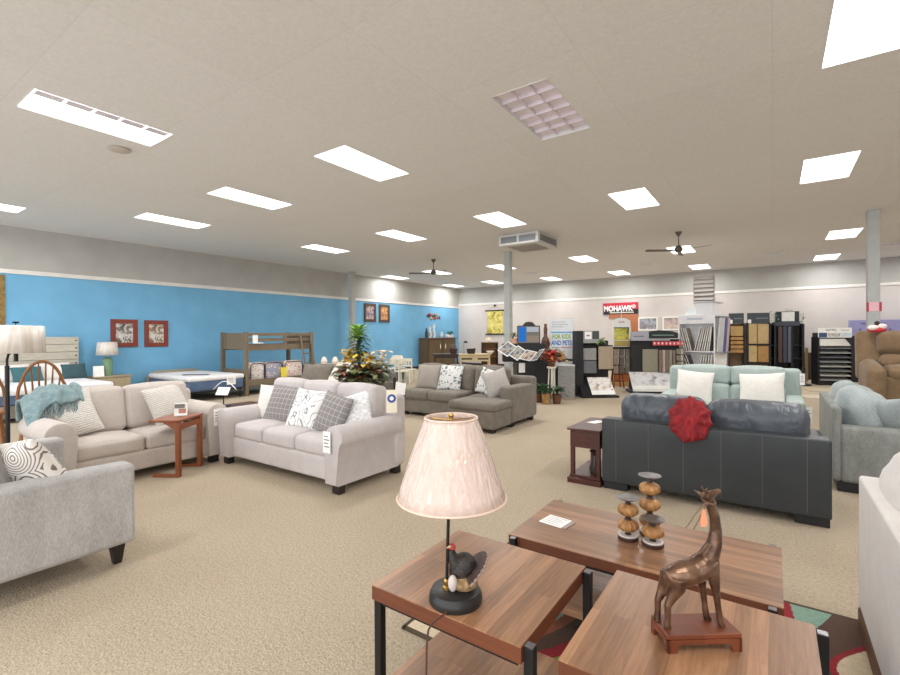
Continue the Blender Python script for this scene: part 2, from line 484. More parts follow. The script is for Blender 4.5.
# ------------------------------------------------------------------ seating builders
def arm_roll(sx, W, D, ah, aw, zb):
    """rolled arm outline in the xz plane extruded front to back"""
    xi = W/2-aw; r = .115; cx = W/2-aw*.46; cz = ah-r
    P = [(xi, zb), (xi, cz-.02)]
    for k in range(13):
        a = R(185-17.5*k); P.append((cx+r*1.08*math.cos(a), cz+r*math.sin(a)))
    P += [(W/2-.05, cz-r*.95), (W/2-.05, zb)]
    P = [(sx*x, z) for x, z in P]
    b = bmesh.new(); m = MB(); m.bm.free(); m.bm = b
    m.prism(P, 'y', 0, D)
    ed = [e for e in b.edges if abs(e.verts[0].co.y-e.verts[1].co.y) < 1e-5]
    bmesh.ops.bevel(b, geom=ed, offset=.018, segments=2, affect='EDGES', profile=.5)
    return m

def sofa(label, loc, rz, W, D, m, ns=2, nb=2, ah=.64, aw=.22, bh=.92, sh=.46, zb=.1, arm='track', foot='block', group=None,
         name='sofa', mf=None, back_d=.2, cush_h=None, tiers=1, tilt=10, arms=(-1, 1), piping=None, puff=.04, bcush=True, seat=True, footx=.12, back_r=.06, cr=.055):
    t = thing(name, label, 'sofa', (loc[0], loc[1], 0), rz, group)
    mf = mf or DARKFOOT
    Wi = W-2*aw
    MB().soft((0, D/2+.02, (zb+sh-.15)/2), (W-2*aw*.5, D-.1, sh-.15-zb), .03).build('base_frame', m, t)
    MB().soft((0, D-back_d/2, (zb+bh-.06)/2), (W-(.06 if arm == 'roll' else .02), back_d, bh-.06-zb), back_r, puff=(0, .0, .0)).build('back_frame', m, t)
    for sx in arms:
        if arm == 'roll': arm_roll(sx, W, D-.1, ah, aw, zb).build('arm', m, t)
        else: MB().soft((sx*(W/2-aw/2), (D-.06)/2, (zb+ah)/2), (aw, D-.06, ah-zb), .035, puff=(0, 0, .008)).build('arm', m, t)
    if seat:
        cw = Wi/ns
        for k in range(ns):
            o = MB().soft((-Wi/2+cw*(k+.5), (D-back_d)/2+.03, sh-.075), (cw-.006, D-back_d-.08, .17), .045, puff=(.0, .012, .03), div=6).build('seat_cushion', m, t)
    if bcush:
        cw = (Wi+ (.1 if arm == 'roll' else 0))/nb
        bw = Wi+(.1 if arm == 'roll' else 0)
        for k in range(nb):
            hh = (cush_h or (bh-sh+.03))/tiers
            for q in range(tiers):
                zc = sh+.005+hh*(q+.5)
                MB().soft((-bw/2+cw*(k+.5), D-back_d-.1+.07*q*(1 if tiers > 1 else 0)+.03, zc), (cw-.008, .24, hh-.004), cr, (R(-tilt), 0, 0), (.012, puff, .025), 7).build('back_cushion', m, t)
    for sx in (-1, 1):
        for y in (.08, D-.1):
            x = sx*(W/2-footx)
            if foot == 'taper': MB().grid([[(x+a*.022, y+b_*.022, 0) for a, b_ in ((-1, -1), (1, -1), (1, 1), (-1, 1))], [(x+a*.04, y+b_*.04, zb+.01) for a, b_ in ((-1, -1), (1, -1), (1, 1), (-1, 1))]], close_v=True, cap=True).build('foot', mf, t, smooth=False)
            elif foot == 'block': box('foot', mf, t, x-.05, x+.05, y-.04, y+.04, 0, zb+.02, .006)
    if foot == 'plinth': box('plinth', mf, t, -W/2+.04, W/2-.04, .04, D-.04, 0, zb+.02, .004)
    return t

def cushion(label, m, loc, rz, w=.46, h=.46, th=.17, tilt=18, roll=0, group=None, name='throw_pillow', cat='pillow'):
    o = MB().pillow(w, h, th).build(name, m)
    o.location = loc; o.rotation_euler = Euler((R(-tilt), R(roll), R(rz)), 'XYZ')
    return tag(o, label, cat, group)

# pillow patterns -------------------------------------------------
def plaid(name, base, line):
    m, nt, b = newmat(name)
    v = coords(nt, (1, 1, 1))
    w1 = nd(nt, 'ShaderNodeTexWave', Scale=5.2, Distortion=.1, bands_direction='X'); w2 = nd(nt, 'ShaderNodeTexWave', Scale=5.2, Distortion=.1, bands_direction='Z')
    for w in (w1, w2): nt.links.new(v, w.inputs['Vector'])
    mx = nd(nt, 'ShaderNodeMath', operation='MAXIMUM'); nt.links.new(w1.outputs['Fac'], mx.inputs[0]); nt.links.new(w2.outputs['Fac'], mx.inputs[1])
    o = ramp(nt, mx.outputs[0], [(.95, lin(base)), (.985, lin(line))])
    nt.links.new(o, b.inputs['Base Color']); b.inputs['Roughness'].default_value = .95
    return m
def ogee(name, base, line, scale=11, th=.14, core=(46, 58, 74)):
    m, nt, b = newmat(name)
    v = coords(nt, (1, .2, 1))
    vo = nd(nt, 'ShaderNodeTexVoronoi', Scale=scale, feature='DISTANCE_TO_EDGE', Randomness=.55); nt.links.new(v, vo.inputs['Vector'])
    v2 = nd(nt, 'ShaderNodeTexVoronoi', Scale=scale, Randomness=.55); nt.links.new(v, v2.inputs['Vector'])
    d = ramp(nt, v2.outputs['Distance'], [(.16, lin(core)), (.22, lin(base))], 'CONSTANT')
    o = ramp(nt, vo.outputs['Distance'], [(th*.6, (1, 1, 1, 1)), (th, (0, 0, 0, 1))])
    nt.links.new(mixc(nt, o, d, lin(line)), b.inputs['Base Color']); b.inputs['Roughness'].default_value = .95
    return m
def arcs(name):
    m, nt, b = newmat(name)
    v = coords(nt, (1, .2, 1))
    w = nt.nodes.new('ShaderNodeTexVoronoi'); w.inputs['Scale'].default_value = 5.5; w.inputs['Randomness'].default_value = .6; nt.links.new(v, w.inputs['Vector'])
    mu = nd(nt, 'ShaderNodeMath', operation='MULTIPLY'); mu.inputs[1].default_value = 70; nt.links.new(w.outputs['Distance'], mu.inputs[0])
    sn = nd(nt, 'ShaderNodeMath', operation='SINE'); nt.links.new(mu.outputs[0], sn.inputs[0])
    o = ramp(nt, sn.outputs[0], [(.42, lin((236, 232, 226))), (.55, lin((128, 118, 114)))])
    nt.links.new(o, b.inputs['Base Color']); b.inputs['Roughness'].default_value = .95
    return m
def floral(name):
    m, nt, b = newmat(name)
    v = coords(nt, (1, .2, 1))
    no = nd(nt, 'ShaderNodeTexNoise', Scale=5.0, Detail=1.0, Distortion=1.6); nt.links.new(v, no.inputs['Vector'])
    mu = nd(nt, 'ShaderNodeMath', operation='MULTIPLY'); mu.inputs[1].default_value = 30; nt.links.new(no.outputs['Fac'], mu.inputs[0])
    sn = nd(nt, 'ShaderNodeMath', operation='SINE'); nt.links.new(mu.outputs[0], sn.inputs[0])
    o = ramp(nt, sn.outputs[0], [(.80, lin((238, 237, 235))), (.95, lin((140, 142, 150)))])
    nt.links.new(o, b.inputs['Base Color']); b.inputs['Roughness'].default_value = .95
    return m
def ribbed(name, c):
    m, nt, b = newmat(name)
    v = coords(nt, (1, 1, 1))
    w = nd(nt, 'ShaderNodeTexWave', Scale=14.0, Distortion=3.0, Detail=2.0, bands_direction='Z'); w.inputs['Detail Scale'].default_value = 4; nt.links.new(v, w.inputs['Vector'])
    o = ramp(nt, w.outputs['Fac'], [(.2, lin(tuple(int(x*.88) for x in c))), (.6, lin(c))])
    nt.links.new(o, b.inputs['Base Color']); b.inputs['Roughness'].default_value = .95
    bump(nt, b, w.outputs['Fac'], .5, .01)
    return m
RIB = ribbed('ribbed_cream_knit', (226, 221, 214))
PLAID = plaid('grey_plaid', (138, 133, 132), (180, 176, 174))
FLOR = floral('white_floral_print')
OGEE = ogee('navy_ogee_print', (128, 138, 140), (222, 222, 218), 15, .16)
ARCS = arcs('taupe_arc_print')
WBOUC = fabric('white_boucle', (238, 234, 228), (222, 218, 212), 20, 120, bs=.6)

def price_tag(label, loc, rz, w=.07, h=.12, tiltx=0, group='hanging price tags'):
    t = thing('price_tag', label, 'tag', loc, rz, group)
    MB().bx(-w/2, w/2, -.004, 0, -h, 0).build('card', PAPER, t, smooth=False)
    b = MB()
    for k in range(4): b.bx(-w*.35, w*.35*(1 if k % 2 else .6), -.0052, -.0042, -h*.25-k*h*.16, -h*.2-k*h*.16)
    b.build('print_line', INK, t, smooth=False)
    t.rotation_euler = (R(tiltx), 0, R(rz))
    return t

# ------------------------------------------------------------------ left seating group
GREIGE = fabric('greige_linen', (204, 195, 188), (191, 182, 175))
LILAC = fabric('pale_lilac_linen', (202, 195, 194), (189, 182, 181))
SILV = fabric('silver_grey_velvet', (186, 184, 182), (160, 158, 157), 5, 160, stretch=(1, 1, .35), contrast=.35)
TAUPE = fabric('taupe_chenille', (130, 122, 112), (108, 101, 92), 9, 150)
TEAL = fabric('teal_fringe_throw', (150, 172, 174), (104, 128, 134), 18, 90, bs=.9)

# pale loveseat, facing +x
sofa('pale greige loveseat with rolled arms under the teal throw', (-5.42, 2.2), 90, 1.68, .95, GREIGE, 2, 2, .70, .21, .90, .44, .09, 'roll', back_d=.2, name='loveseat', puff=.02)
cushion('ribbed cream pillow in the left corner of the greige loveseat', RIB, (-5.86, 1.70, .46), 74, .5, .5, .17, 26, -17, 'ribbed cream pillows')
cushion('ribbed cream pillow in the right corner of the greige loveseat', RIB, (-5.84, 2.66, .475), 108, .5, .48, .17, 24, -6, 'ribbed cream pillows')
def sheet(name, pts, m, thick=.012, sub=1):
    o = MB().grid(pts).build(name, m, angle=80)
    sd = o.modifiers.new('thickness', 'SOLIDIFY'); sd.thickness = thick; sd.offset = 1
    if sub:
        sb = o.modifiers.new('smooth', 'SUBSURF'); sb.levels = sub; sb.render_levels = sub
    return o
path = [(-6.44, .6), (-6.46, .76), (-6.42, .89), (-6.32, .945), (-6.2, .975), (-6.08, .965), (-5.99, .90), (-5.94, .82)]
rows = []
for i in range(17):
    u = i/16; y = 1.35+.46*u
    row = []
    for k, (x, z) in enumerate(path):
        dz = .022*math.sin(i*1.9+k)+.018*math.sin(i*.8-k*1.3)
        drop = .30*max(0, (.35-u))/.35*(k/7)**1.2
        row.append((x+.02*math.sin(i*1.3+k*.7)+(.10*max(0, .3-u) if k > 4 else 0), y+.015*math.sin(k*2.1+i), z+dz-drop))
    rows.append(row)
thr = thing('throw_blanket', 'fringed teal throw blanket draped over the back corner of the greige loveseat', 'blanket', (0, 0, 0))
th = sheet('cloth', rows, TEAL, .03); th.parent = thr
b = MB()
for i in range(34):
    u = i/33; k = u*16; i0 = min(15, int(k)); f = k-i0
    p = Vector(rows[i0][-1]).lerp(Vector(rows[i0+1][-1]), f)
    b.tube([p, p+Vector((.02, random.uniform(-.01, .01), -.05)), p+Vector((.03, random.uniform(-.02, .02), -.11))], [.006, .005, .003], 5)
b.build('fringe', TEAL, thr)

# three-seat pale sofa, facing the camera side
sofa('three-seat pale lilac sofa with rolled arms and five pillows', (-4.34, 2.92), 0, 2.14, .98, LILAC, 3, 3, .65, .23, .92, .47, .09, 'roll', puff=.02)
py = 3.5
cushion('white pillow at the far left of the three-seat pale sofa, half hidden', WBOUC, (-5.08, 3.42, .475), 28, .44, .44, .15, 22, 0)
cushion('large grey plaid pillow standing left on the three-seat pale sofa', PLAID, (-4.80, 3.34, .475), 8, .56, .46, .17, 24, 2)
cushion('white floral pillow in the middle of the three-seat pale sofa', FLOR, (-4.28, 3.24, .475), 8, .46, .46, .15, 26, 3)
cushion('grey plaid pillow turned sideways right of the floral pillow', PLAID, (-3.83, 3.20, .475), -2, .42, .44, .17, 22, 10)
cushion('white patterned pillow against the right arm of the three-seat pale sofa', ogee('pale_lattice_print', (214, 214, 216), (236, 236, 236), 26, .08, (190, 190, 194)), (-3.54, 3.34, .475), 26, .46, .46, .15, 28, -16)
price_tag('white price tag hanging on the front of the right rolled arm', (-3.43, 2.895, .6), 0, .1, .2)
price_tag('white price tag on the right arm of the greige loveseat', (-5.405, 2.93, .64), 90, .1, .2)
t = thing('brand_tag', 'cream hang tag with blue round emblem behind the pale three-seat sofa arm', 'tag', (-3.27, 3.62, .93), 40)
box('card', plain('cream_card', (238, 230, 208), .7), t, -.055, .055, -.005, 0, -.24, 0, 0)
MB().cyl((0, -.006, -.09), (0, -.01, -.09), .045, n=18).build('emblem', plain('emblem_blue', (60, 80, 160), .6), t)
MB().cyl((0, -.010, -.09), (0, -.012, -.09), .022, n=14).build('emblem_centre', PAPER, t)

# silver grey loveseat at the left edge, facing the back wall
sofa('silver grey velvet loveseat seen from its side, cut off at the left edge', (-4.24, 1.33), 180, 1.52, .98, SILV, 2, 2, .66, .17, .86, .46, .14, 'track', 'taper', footx=.1, tilt=14, name='loveseat')
cushion('white pillow with taupe arc pattern on the silver grey loveseat', ARCS, (-3.78, .96, .475), 200, .54, .46, .2, 30, 10)
cushion('plain cream pillow at the left picture edge on the silver grey loveseat', fabric('cream_plain', (214, 210, 198)), (-3.95, .62, .475), 190, .44, .42, .16, 38)

# small c-shaped side table
t = thing('side_table', 'small cherry wood c-shaped table pulled up to the greige loveseat', 'side table', (-5.325, 2.56, 0), 124)
# local x runs from the near post to the far post, local +y points to the sofa
box('top', CHERRY, t, -.235, .235, -.03, .30, .585, .61, .006)
for sx in (-1, 1):
    box('leg', CHERRY, t, sx*.205-.025, sx*.205+.025, -.025, .02, 0, .585, .004)
    box('foot_rail', CHERRY, t, sx*.205-.022, sx*.205+.022, .02, .27, 0, .03, .004)
    MB().prism([(.02, .585), (.16, .585), (.02, .5)], 'x', sx*.205-.015, sx*.205+.015).build('bracket', CHERRY, t, smooth=False)
box('back_rail', CHERRY, t, -.18, .18, -.02, .01, .5, .56, .003)
t = thing('leaflet_holder', 'small clear leaflet stand with printed card on the cherry side table', 'card holder', (-5.45, 2.53, .612), 55)
MB().box((0, .02, .07), (.13, .004, .14), (R(-14), 0, 0)).build('card', PAPER, t, smooth=False)
MB().box((-.01, .012, .105), (.10, .004, .045), (R(-14), 0, 0)).build('photo_patch', plain('grey_photo', (116, 110, 108), .6), t, smooth=False)
MB().box((.015, .010, .05), (.07, .004, .05), (R(-14), 0, 0)).build('red_patch', plain('terracotta_photo', (190, 130, 110), .6), t, smooth=False)
MB().bx(-.065, .065, -.02, .06, 0, .004).build('base', plain('clear_acrylic', (225, 228, 230), .15), t, smooth=False)

# dark end table between the two pale sofas with sign holder
t = thing('end_table', 'dark espresso end table tucked between the two pale sofas', 'end table', (-5.90, 3.55, 0), 0, None)
box('top', ESPR, t, -.3, .3, -.3, .3, .53, .56, .006)
box('apron', ESPR, t, -.27, .27, -.27, .27, .40, .53, .003)
for sx in (-1, 1):
    for sy in (-1, 1): box('leg', ESPR, t, sx*.25-.022, sx*.25+.022, sy*.25-.022, sy*.25+.022, 0, .4, .003)
box('shelf', ESPR, t, -.27, .27, -.27, .27, .1, .125, .003)
t = thing('sign_holder', 'arched black sign stand with a white card on the dark end table', 'sign', (-6.07, 3.37, .56), 25)
MB().lathe([(0, 0), (.09, 0), (.09, .008), (.01, .014), (0, .014)]).build('base', BLACK, t)
MB().cyl((0, 0, .01), (0, 0, .17), .008).build('stem', BLACK, t)
MB().box((.0, -.01, .2), (.18, .01, .12), (R(-35), 0, 0)).build('card', PAPER, t, smooth=False)
MB().tube([(-.17+.34*k/12, .03, .22+.11*math.sin(math.pi*k/12)) for k in range(13)], .006).build('arch', WHITEP, t)

# ------------------------------------------------------------------ taupe sectional
sx0, sx1 = -5.83, -3.42
t = thing('sectional_sofa', 'taupe sectional sofa with a chaise at its right end', 'sofa', ((sx0+sx1)/2, 6.65, 0), 0)
hw = (sx1-sx0)/2
MB().soft((-.05, .47, .21), (2*hw-.1, .86, .3), .03).build('base_frame', TAUPE, t)
MB().soft((0, .86, .42), (2*hw, .2, .70), .06).build('back_frame', TAUPE, t)
MB().soft((hw-.12, .42, .36), (.24, .86, .58), .04).build('arm', TAUPE, t)
MB().soft((hw-.42, -.30, .2), (.82, .58, .28), .03).build('chaise_base', TAUPE, t)
MB().soft((hw-.42, -.30, .395), (.86, .62, .13), .05, puff=(0, .01, .01)).build('chaise_front_cushion', TAUPE, t)
MB().soft((hw-.55, .30, .395), (.60, .62, .15), .04, puff=(0, 0, .01)).build('chaise_cushion', TAUPE, t)
for k in range(2): MB().soft((-hw+.34+.66*k, .38, .39), (.655, .76, .17), .05, puff=(0, .01, .025)).build('seat_cushion', TAUPE, t)
for k in range(3): MB().soft((-hw+.33+.665*k, .67, .67), (.655, .26, .50), .09, (R(-10), 0, 0), (.01, .04, .03), 7).build('back_cushion', TAUPE, t)
for x, y in ((-hw+.1, .1), (-hw+.1, .85), (hw-.1, .1), (hw-.1, .86), (hw-.76, -.5), (hw-.1, -.5)):
    box('foot', DARKFOOT, t, x-.05, x+.05, y-.04, y+.04, 0, .08, .005)
LG = fabric('light_taupe_pillow', (168, 160, 150))
cushion('plain light taupe pillow at the left end of the taupe sectional', LG, (-5.40, 6.98, .475), 12, .5, .48, .17, 18)
cushion('navy and white print pillow facing front on the taupe sectional', OGEE, (-4.93, 7.0, .475), 4, .5, .5, .17, 22)
cushion('navy and white print pillow turned sideways on the taupe sectional', OGEE, (-4.08, 6.84, .475), -14, .42, .46, .17, 18, 10)
cushion('pale grey pillow leaning on the right arm of the taupe sectional', fabric('pale_grey_pillow', (190, 184, 178)), (-3.70, 6.80, .475), 50, .44, .46, .17, 20, -14)
t = thing('shelf_card', 'white folded card hanging at the left end of the taupe sectional', 'card', (-5.74, 6.60, .40), 20)
MB().box((0, 0, .1), (.2, .012, .22), (0, R(8), 0)).build('card', PAPER, t, smooth=False)
MB().bx(-.14, -.1, -.01, .03, -.4, .3).build('stand', BLACK, t, smooth=False)

# taupe sofa behind the pale one
t0 = sofa('taupe sofa half hidden behind the pale three-seat sofa and planter', (-7.25, 6.0), 0, 2.3, .95, TAUPE, 3, 2, .6, .24, .84, .46, .1, 'track')
cushion('wide taupe cushion propped on the half hidden taupe sofa', TAUPE, (-7.62, 6.1, .50), 6, .8, .44, .2, 20)
cushion('grey print pillow beside the planter on the half hidden taupe sofa', ogee('grey_speckle_print', (150, 148, 146), (206, 204, 200), 16), (-6.85, 6.2, .475), 4, .46, .36, .15, 30)
rows = [[(-7.25+.06*k+.05*i, 6.60-.16*k, 1.0-.02*i-(.02*k*k)+.015*math.sin(i*2+k)) for k in range(6)] for i in range(9)]
o = sheet('throw_blanket', rows, fabric('white_throw', (232, 222, 212)), .02); tag(o, 'white throw blanket over the back of the half hidden taupe sofa', 'blanket')

# ------------------------------------------------------------------ right seating group
LEATH = plain('charcoal_leather', (46, 50, 53), .42, 0, .06, 5, bmp=.12, bscale=140)
def crumple(name, c, c2, rough, sc=7, st=.6):
    m, nt, b = newmat(name)
    v = coords(nt, (1, 1, .6))
    no = nd(nt, 'ShaderNodeTexNoise', Scale=sc, Detail=3.0, Distortion=1.5); nt.links.new(v, no.inputs['Vector'])
    o = ramp(nt, no.outputs['Fac'], [(.3, lin(c2)), (.65, lin(c))]); nt.links.new(o, b.inputs['Base Color'])
    b.inputs['Roughness'].default_value = rough
    bump(nt, b, no.outputs['Fac'], st, .06)
    return m
LEATH2 = crumple('blue_grey_leather', (86, 92, 100), (66, 72, 80), .38, 5, .45)
t = thing('leather_sofa', 'charcoal leather sofa seen from behind, stitched back panel', 'sofa', (-.5, 4.53, 0), 0)
w = .868
MB().soft((0, .09, .375), (2*w, .18, .61), .018).build('back_panel', LEATH, t)
st = plain('tan_stitch', (112, 104, 96), .8)
for k in range(6):
    x = -w+.135+.29*k
    MB().bx(x-.0014, x+.0014, -.002, .01, .10, .67).build('stitch_line', st, t, smooth=False)
for sx in (-1, 1): MB().soft((sx*(w-.11), .55, .34), (.21, .8, .54), .05).build('arm', LEATH, t)
MB().soft((0, .58, .21), (2*w-.4, .78, .28), .03).build('seat_base', LEATH, t)
for k in (-1, 1): MB().soft((k*.335, .60, .42), (.66, .72, .18), .06, puff=(0, 0, .02)).build('seat_cushion', LEATH2, t)
for k in (-1, 1): MB().soft((k*.372, .33, .68), (.76, .29, .44), .11, (R(8), 0, 0), (.0, .03, .012), 8).build('back_cushion', LEATH2, t)
for sx in (-1, 1):
    for y in (.08, .85): box('foot', BLACKP, t, sx*(w-.12)-.11, sx*(w-.12)+.11, y-.05, y+.05, 0, .08, .004)

RED = crumple('crimson_cloth', (160, 36, 42), (112, 20, 28), .8, 9, .5)
b = MB().ball((0, 0, 0), (.165, .10, .195), 72, 40)
for v in b.bm.verts:
    a = math.atan2(v.co.z-.05, v.co.x-.01); r = math.hypot(v.co.x-.01, v.co.z-.05)
    f = min(1, r/.08)*(1 if v.co.y < 0 else .4)
    q = .012*math.sin(a*9+1.5*math.sin(r*22))*f+.006*math.sin(a*21+r*30)*f
    v.co += v.co.normalized()*q
    v.co.y -= .04*max(0, -v.co.z/.195)**2
o = b.build('cloth_bundle', RED, loc=(-.60, 4.53, .745), rot=(R(-12), 0, R(6)), angle=85)
tag(o, 'crumpled crimson cloth bundle slung over the charcoal leather sofa back', 'cloth bundle')

# espresso chairside table
t = thing('chairside_table', 'narrow espresso chairside table with drawer left of the leather sofa', 'side table', (-1.535, 4.90, 0), 0)
box('top', ESPR, t, -.185, .155, -.37, .37, .53, .552, .006)
box('drawer_case', ESPR, t, -.16, .14, -.34, .34, .36, .53, .003)
for sx in (-1, 1):
    for sy in (-1, 1): box('leg', ESPR, t, -.01+sx*.13-.02, -.01+sx*.13+.02, sy*.315-.02, sy*.315+.02, .06, .36, .003)
box('shelf', ESPR, t, -.165, .145, -.345, .345, .055, .085, .003)
box('plinth', ESPR, t, -.185, .155, -.365, .365, 0, .055, .006)
o = MB().bx(-.05, .05, -.09, .09, 0, .004).build('price_card', PAPER, loc=(-1.56, 4.98, .553), rot=(0, 0, R(-20)), smooth=False); tag(o, 'white price card lying on the espresso chairside table', 'card')
o = MB().lathe([(0, 0), (.05, 0), (.06, .05), (.035, .14), (.03, .18), (.06, .22), (.05, .22), (0, .21)], n=18).build('dark_vase', plain('dark_bronze_vase', (52, 44, 42), .4), loc=(-1.49, 4.72, .086)); tag(o, 'dark flared vase on the lower shelf of the chairside table', 'vase')

# turquoise reclining loveseat
TURQ = fabric('turquoise_leatherette', (178, 191, 187), (162, 177, 173), 5, 120, .7)
sofa('pale turquoise reclining loveseat with two white pillows', (-.52, 7.35), 0, 1.72, 1.0, TURQ, 2, 2, .62, .2, 1.05, .47, .06, 'track', 'block', back_d=.22, cush_h=.53, tiers=2, tilt=6, puff=.02, cr=.045, name='loveseat')
cushion('white boucle pillow at the left of the turquoise loveseat', WBOUC, (-.98, 7.70, .475), 8, .5, .5, .18, 22, 6, 'white boucle pillows')
cushion('white boucle pillow at the right of the turquoise loveseat', WBOUC, (-.13, 7.70, .475), -10, .56, .5, .18, 22, -5, 'white boucle pillows')
price_tag('white price tag hanging off the right arm of the turquoise loveseat', (.36, 7.5, .55), 15, .1, .22)
price_tag('small white tag at the right back corner of the turquoise loveseat', (.335, 8.14, .93), 10, .06, .16)

# grey loveseat at right, facing right
GRV = fabric('grey_marled_chenille', (150, 152, 148), (118, 121, 118), 6, 120, stretch=(1, 1, .4), contrast=.4)
PALEB = fabric('pale_blue_grey_velvet', (176, 184, 184), (140, 150, 152), 4, 110, stretch=(1, 1, .6), contrast=.45)
t = sofa('grey chenille loveseat at the right with overstuffed cushions', (1.42, 6.43), 90, 1.56, .96, GRV, 2, 2, .62, .19, .86, .46, .1, 'track', 'plinth', bcush=False, mf=BLACKP, name='loveseat', back_d=.07, back_r=.03)
for k in (-1, 1): MB().soft((k*.30, .70, .70), (.56, .34, .46), .15, (R(-22), 0, 0), (.01, .06, .05), 8).build('back_cushion', PALEB, t)
cushion('pale blue grey pillow on the right loveseat against its near arm', PALEB, (1.06, 5.92, .475), 120, .5, .46, .22, 28, 10)

# white sofa at the right edge, facing right
WHT = fabric('white_linen', (226, 222, 218), (214, 210, 207), 6, 160)
t = sofa('white linen sofa cut off by the right edge, seen from behind', (1.34, 2.14), 90, 2.04, .98, WHT, 3, 3, .60, .2, .83, .46, .1, 'track', 'none', name='sofa', bcush=False, back_d=.12, arms=(-1,), back_r=.015)
for k in (-1, 0, 1): MB().soft((.07+k*.6, .73, .70), (.6, .30, .50), .13, (R(-14), 0, 0), (.01, .04, .04), 8).build('back_cushion', WHT, t)
box('base_trim', plain('walnut_trim', (96, 66, 44), .5), t, -1.0, 1.0, .02, .985, 0, .1, .01)

# brown recliner on a riser
BRN = fabric('brown_suede', (142, 118, 92), (112, 92, 70), 4, 140, contrast=.45)
t = thing('display_riser', 'low dark display platform carrying the brown recliner', 'platform', (1.75, 9.75, 0))
box('deck', plain('riser_brown', (96, 74, 54), .6), t, -.85, .85, -.65, .55, 0, .48, .01)
t = thing('recliner', 'brown suede recliner with padded headrest at the right edge', 'recliner', (1.79, 9.1, .48), 0)
MB().soft((0, .5, .2), (1.2, .86, .36), .05).build('base_frame', BRN, t)
MB().soft((0, .42, .42), (.86, .72, .2), .08, puff=(0, .02, .04)).build('seat_cushion', BRN, t)
for sx in (-1, 1):
    MB().soft((sx*.55, .40, .33), (.22, .9, .48), .09, (R(6), 0, 0), puff=(.01, .02, .02)).build('arm', BRN, t)
MB().soft((0, .84, .66), (1.38, .26, .76), .06, (R(-8), 0, 0), (0, .02, .0)).build('back_frame', BRN, t)
MB().soft((.1, .66, .86), (1.12, .28, .34), .09, (R(-8), 0, 0), (0, .04, .01), 7).build('headrest', BRN, t)
MB().soft((.1, .62, .57), (1.08, .26, .24), .09, (R(-10), 0, 0), (0, .04, .01), 7).build('lumbar_cushion', BRN, t)
t = thing('knit_hat', 'small red and white hat resting on top of the brown recliner', 'hat', (1.33, 9.75, 1.515), 0)
MB().ball((0, 0, .03), (.12, .09, .05), 14, 7).build('red_crown', plain('hat_red', (200, 60, 66), .8), t)
MB().ball((-.05, -.05, .06), (.07, .05, .045), 12, 6).build('white_band', plain('hat_white', (240, 228, 226), .9), t)
MB().ball((.06, -.03, .08), (.06, .05, .045), 12, 6).build('white_tip', plain('hat_white_tip', (236, 222, 222), .9), t)
MB().ball((.0, -.03, .13), (.035, .03, .035), 10, 6).build('dark_tuft', plain('hat_dark', (60, 50, 50), .9), t)

# ------------------------------------------------------------------ foreground tables
WAL_Y = wood('walnut_boards_lengthwise', (182, 136, 100), (140, 102, 74), .34, 'y', .75, .045, 1.7)
WAL_X = wood('walnut_boards_crosswise', (178, 134, 102), (138, 103, 78), .34, 'x', .75, .045, 1.7)
EDGE = wood('walnut_edge', (114, 62, 38), (100, 54, 34), .4, 'x', .5, .3, 2)
def occasional(label, name, cat, loc, W, D, H, m, legs_on, th=.052, shelf=.17):
    t = thing(name, label, cat, loc, 0, 'walnut and black metal tables')
    MB().bx(-W/2, W/2, -D/2, D/2, H-.004, H).build('top', m, t, smooth=False)
    MB().bx(-W/2, W/2, -D/2, D/2, H-th, H-.0045).build('edge_band', EDGE, t, smooth=False)
    MB().bx(-W/2+.02, W/2-.02, -D/2+.02, D/2-.02, H-th-.022, H-th-.001).build('under_frame', BLACK, t, smooth=False)
    s = .03
    for sx in (-1, 1):
        for sy in (-1, 1):
            if legs_on == 'x': x, y = (W/2+.5*s+.0015 if sx > 0 else -(W/2-.0125)), sy*(D/2-.028)
            else: x, y = sx*(W/2-.035), sy*(D/2+.5*s+.0015)
            g = box('leg', BLACK, t, x-s/2, x+s/2, y-s/2, y+s/2, 0, H-.006, .0015)
            box('leg_cap', plain('brushed_cap', (120, 120, 124), .3, .8), g, x-s/2+.002, x+s/2-.002, y-s/2+.002, y+s/2-.002, H-.006, H-.003, 0)
    MB().bx(-W/2-.001, W/2+.001, -D/2+.03, D/2-.03, shelf, shelf+.03, .002).build('shelf', m, t, smooth=False) if legs_on == 'x' else MB().bx(-W/2+.03, W/2-.03, -D/2, D/2, shelf, shelf+.03, .002).build('shelf', m, t, smooth=False)
    return t
occasional('walnut end table with black metal legs under the turkey lamp', 'end_table', 'end table', (-.893, 1.487, .012), .592, .565, .588, WAL_Y, 'x')
occasional('walnut end table with black metal legs under the antelope statue', 'end_table', 'end table', (-.192, 1.513, .012), .594, .59, .588, WAL_Y, 'x')
occasional('long walnut coffee table with black metal legs holding the candle stands', 'coffee_table', 'coffee table', (-.55, 2.45, .012), 1.165, .60, .448, WAL_X, 'y', .05, .13)
t = thing('price_card', 'white price card lying flat on the walnut coffee table', 'card', (-.985, 2.435, .461), -8)
MB().bx(-.075, .06, -.06, .065, 0, .003).build('paper', PAPER, t, smooth=False)
MB().bx(.062, .085, -.055, .06, 0, .003).build('clear_edge', plain('clear_sleeve', (176, 166, 158), .15), t, smooth=False)
b = MB()
for k in range(5): b.bx(-.06, .04-.02*(k % 2), .046-k*.022, .049-k*.022, .003, .0033)
b.build('print_line', INK, t, smooth=False)

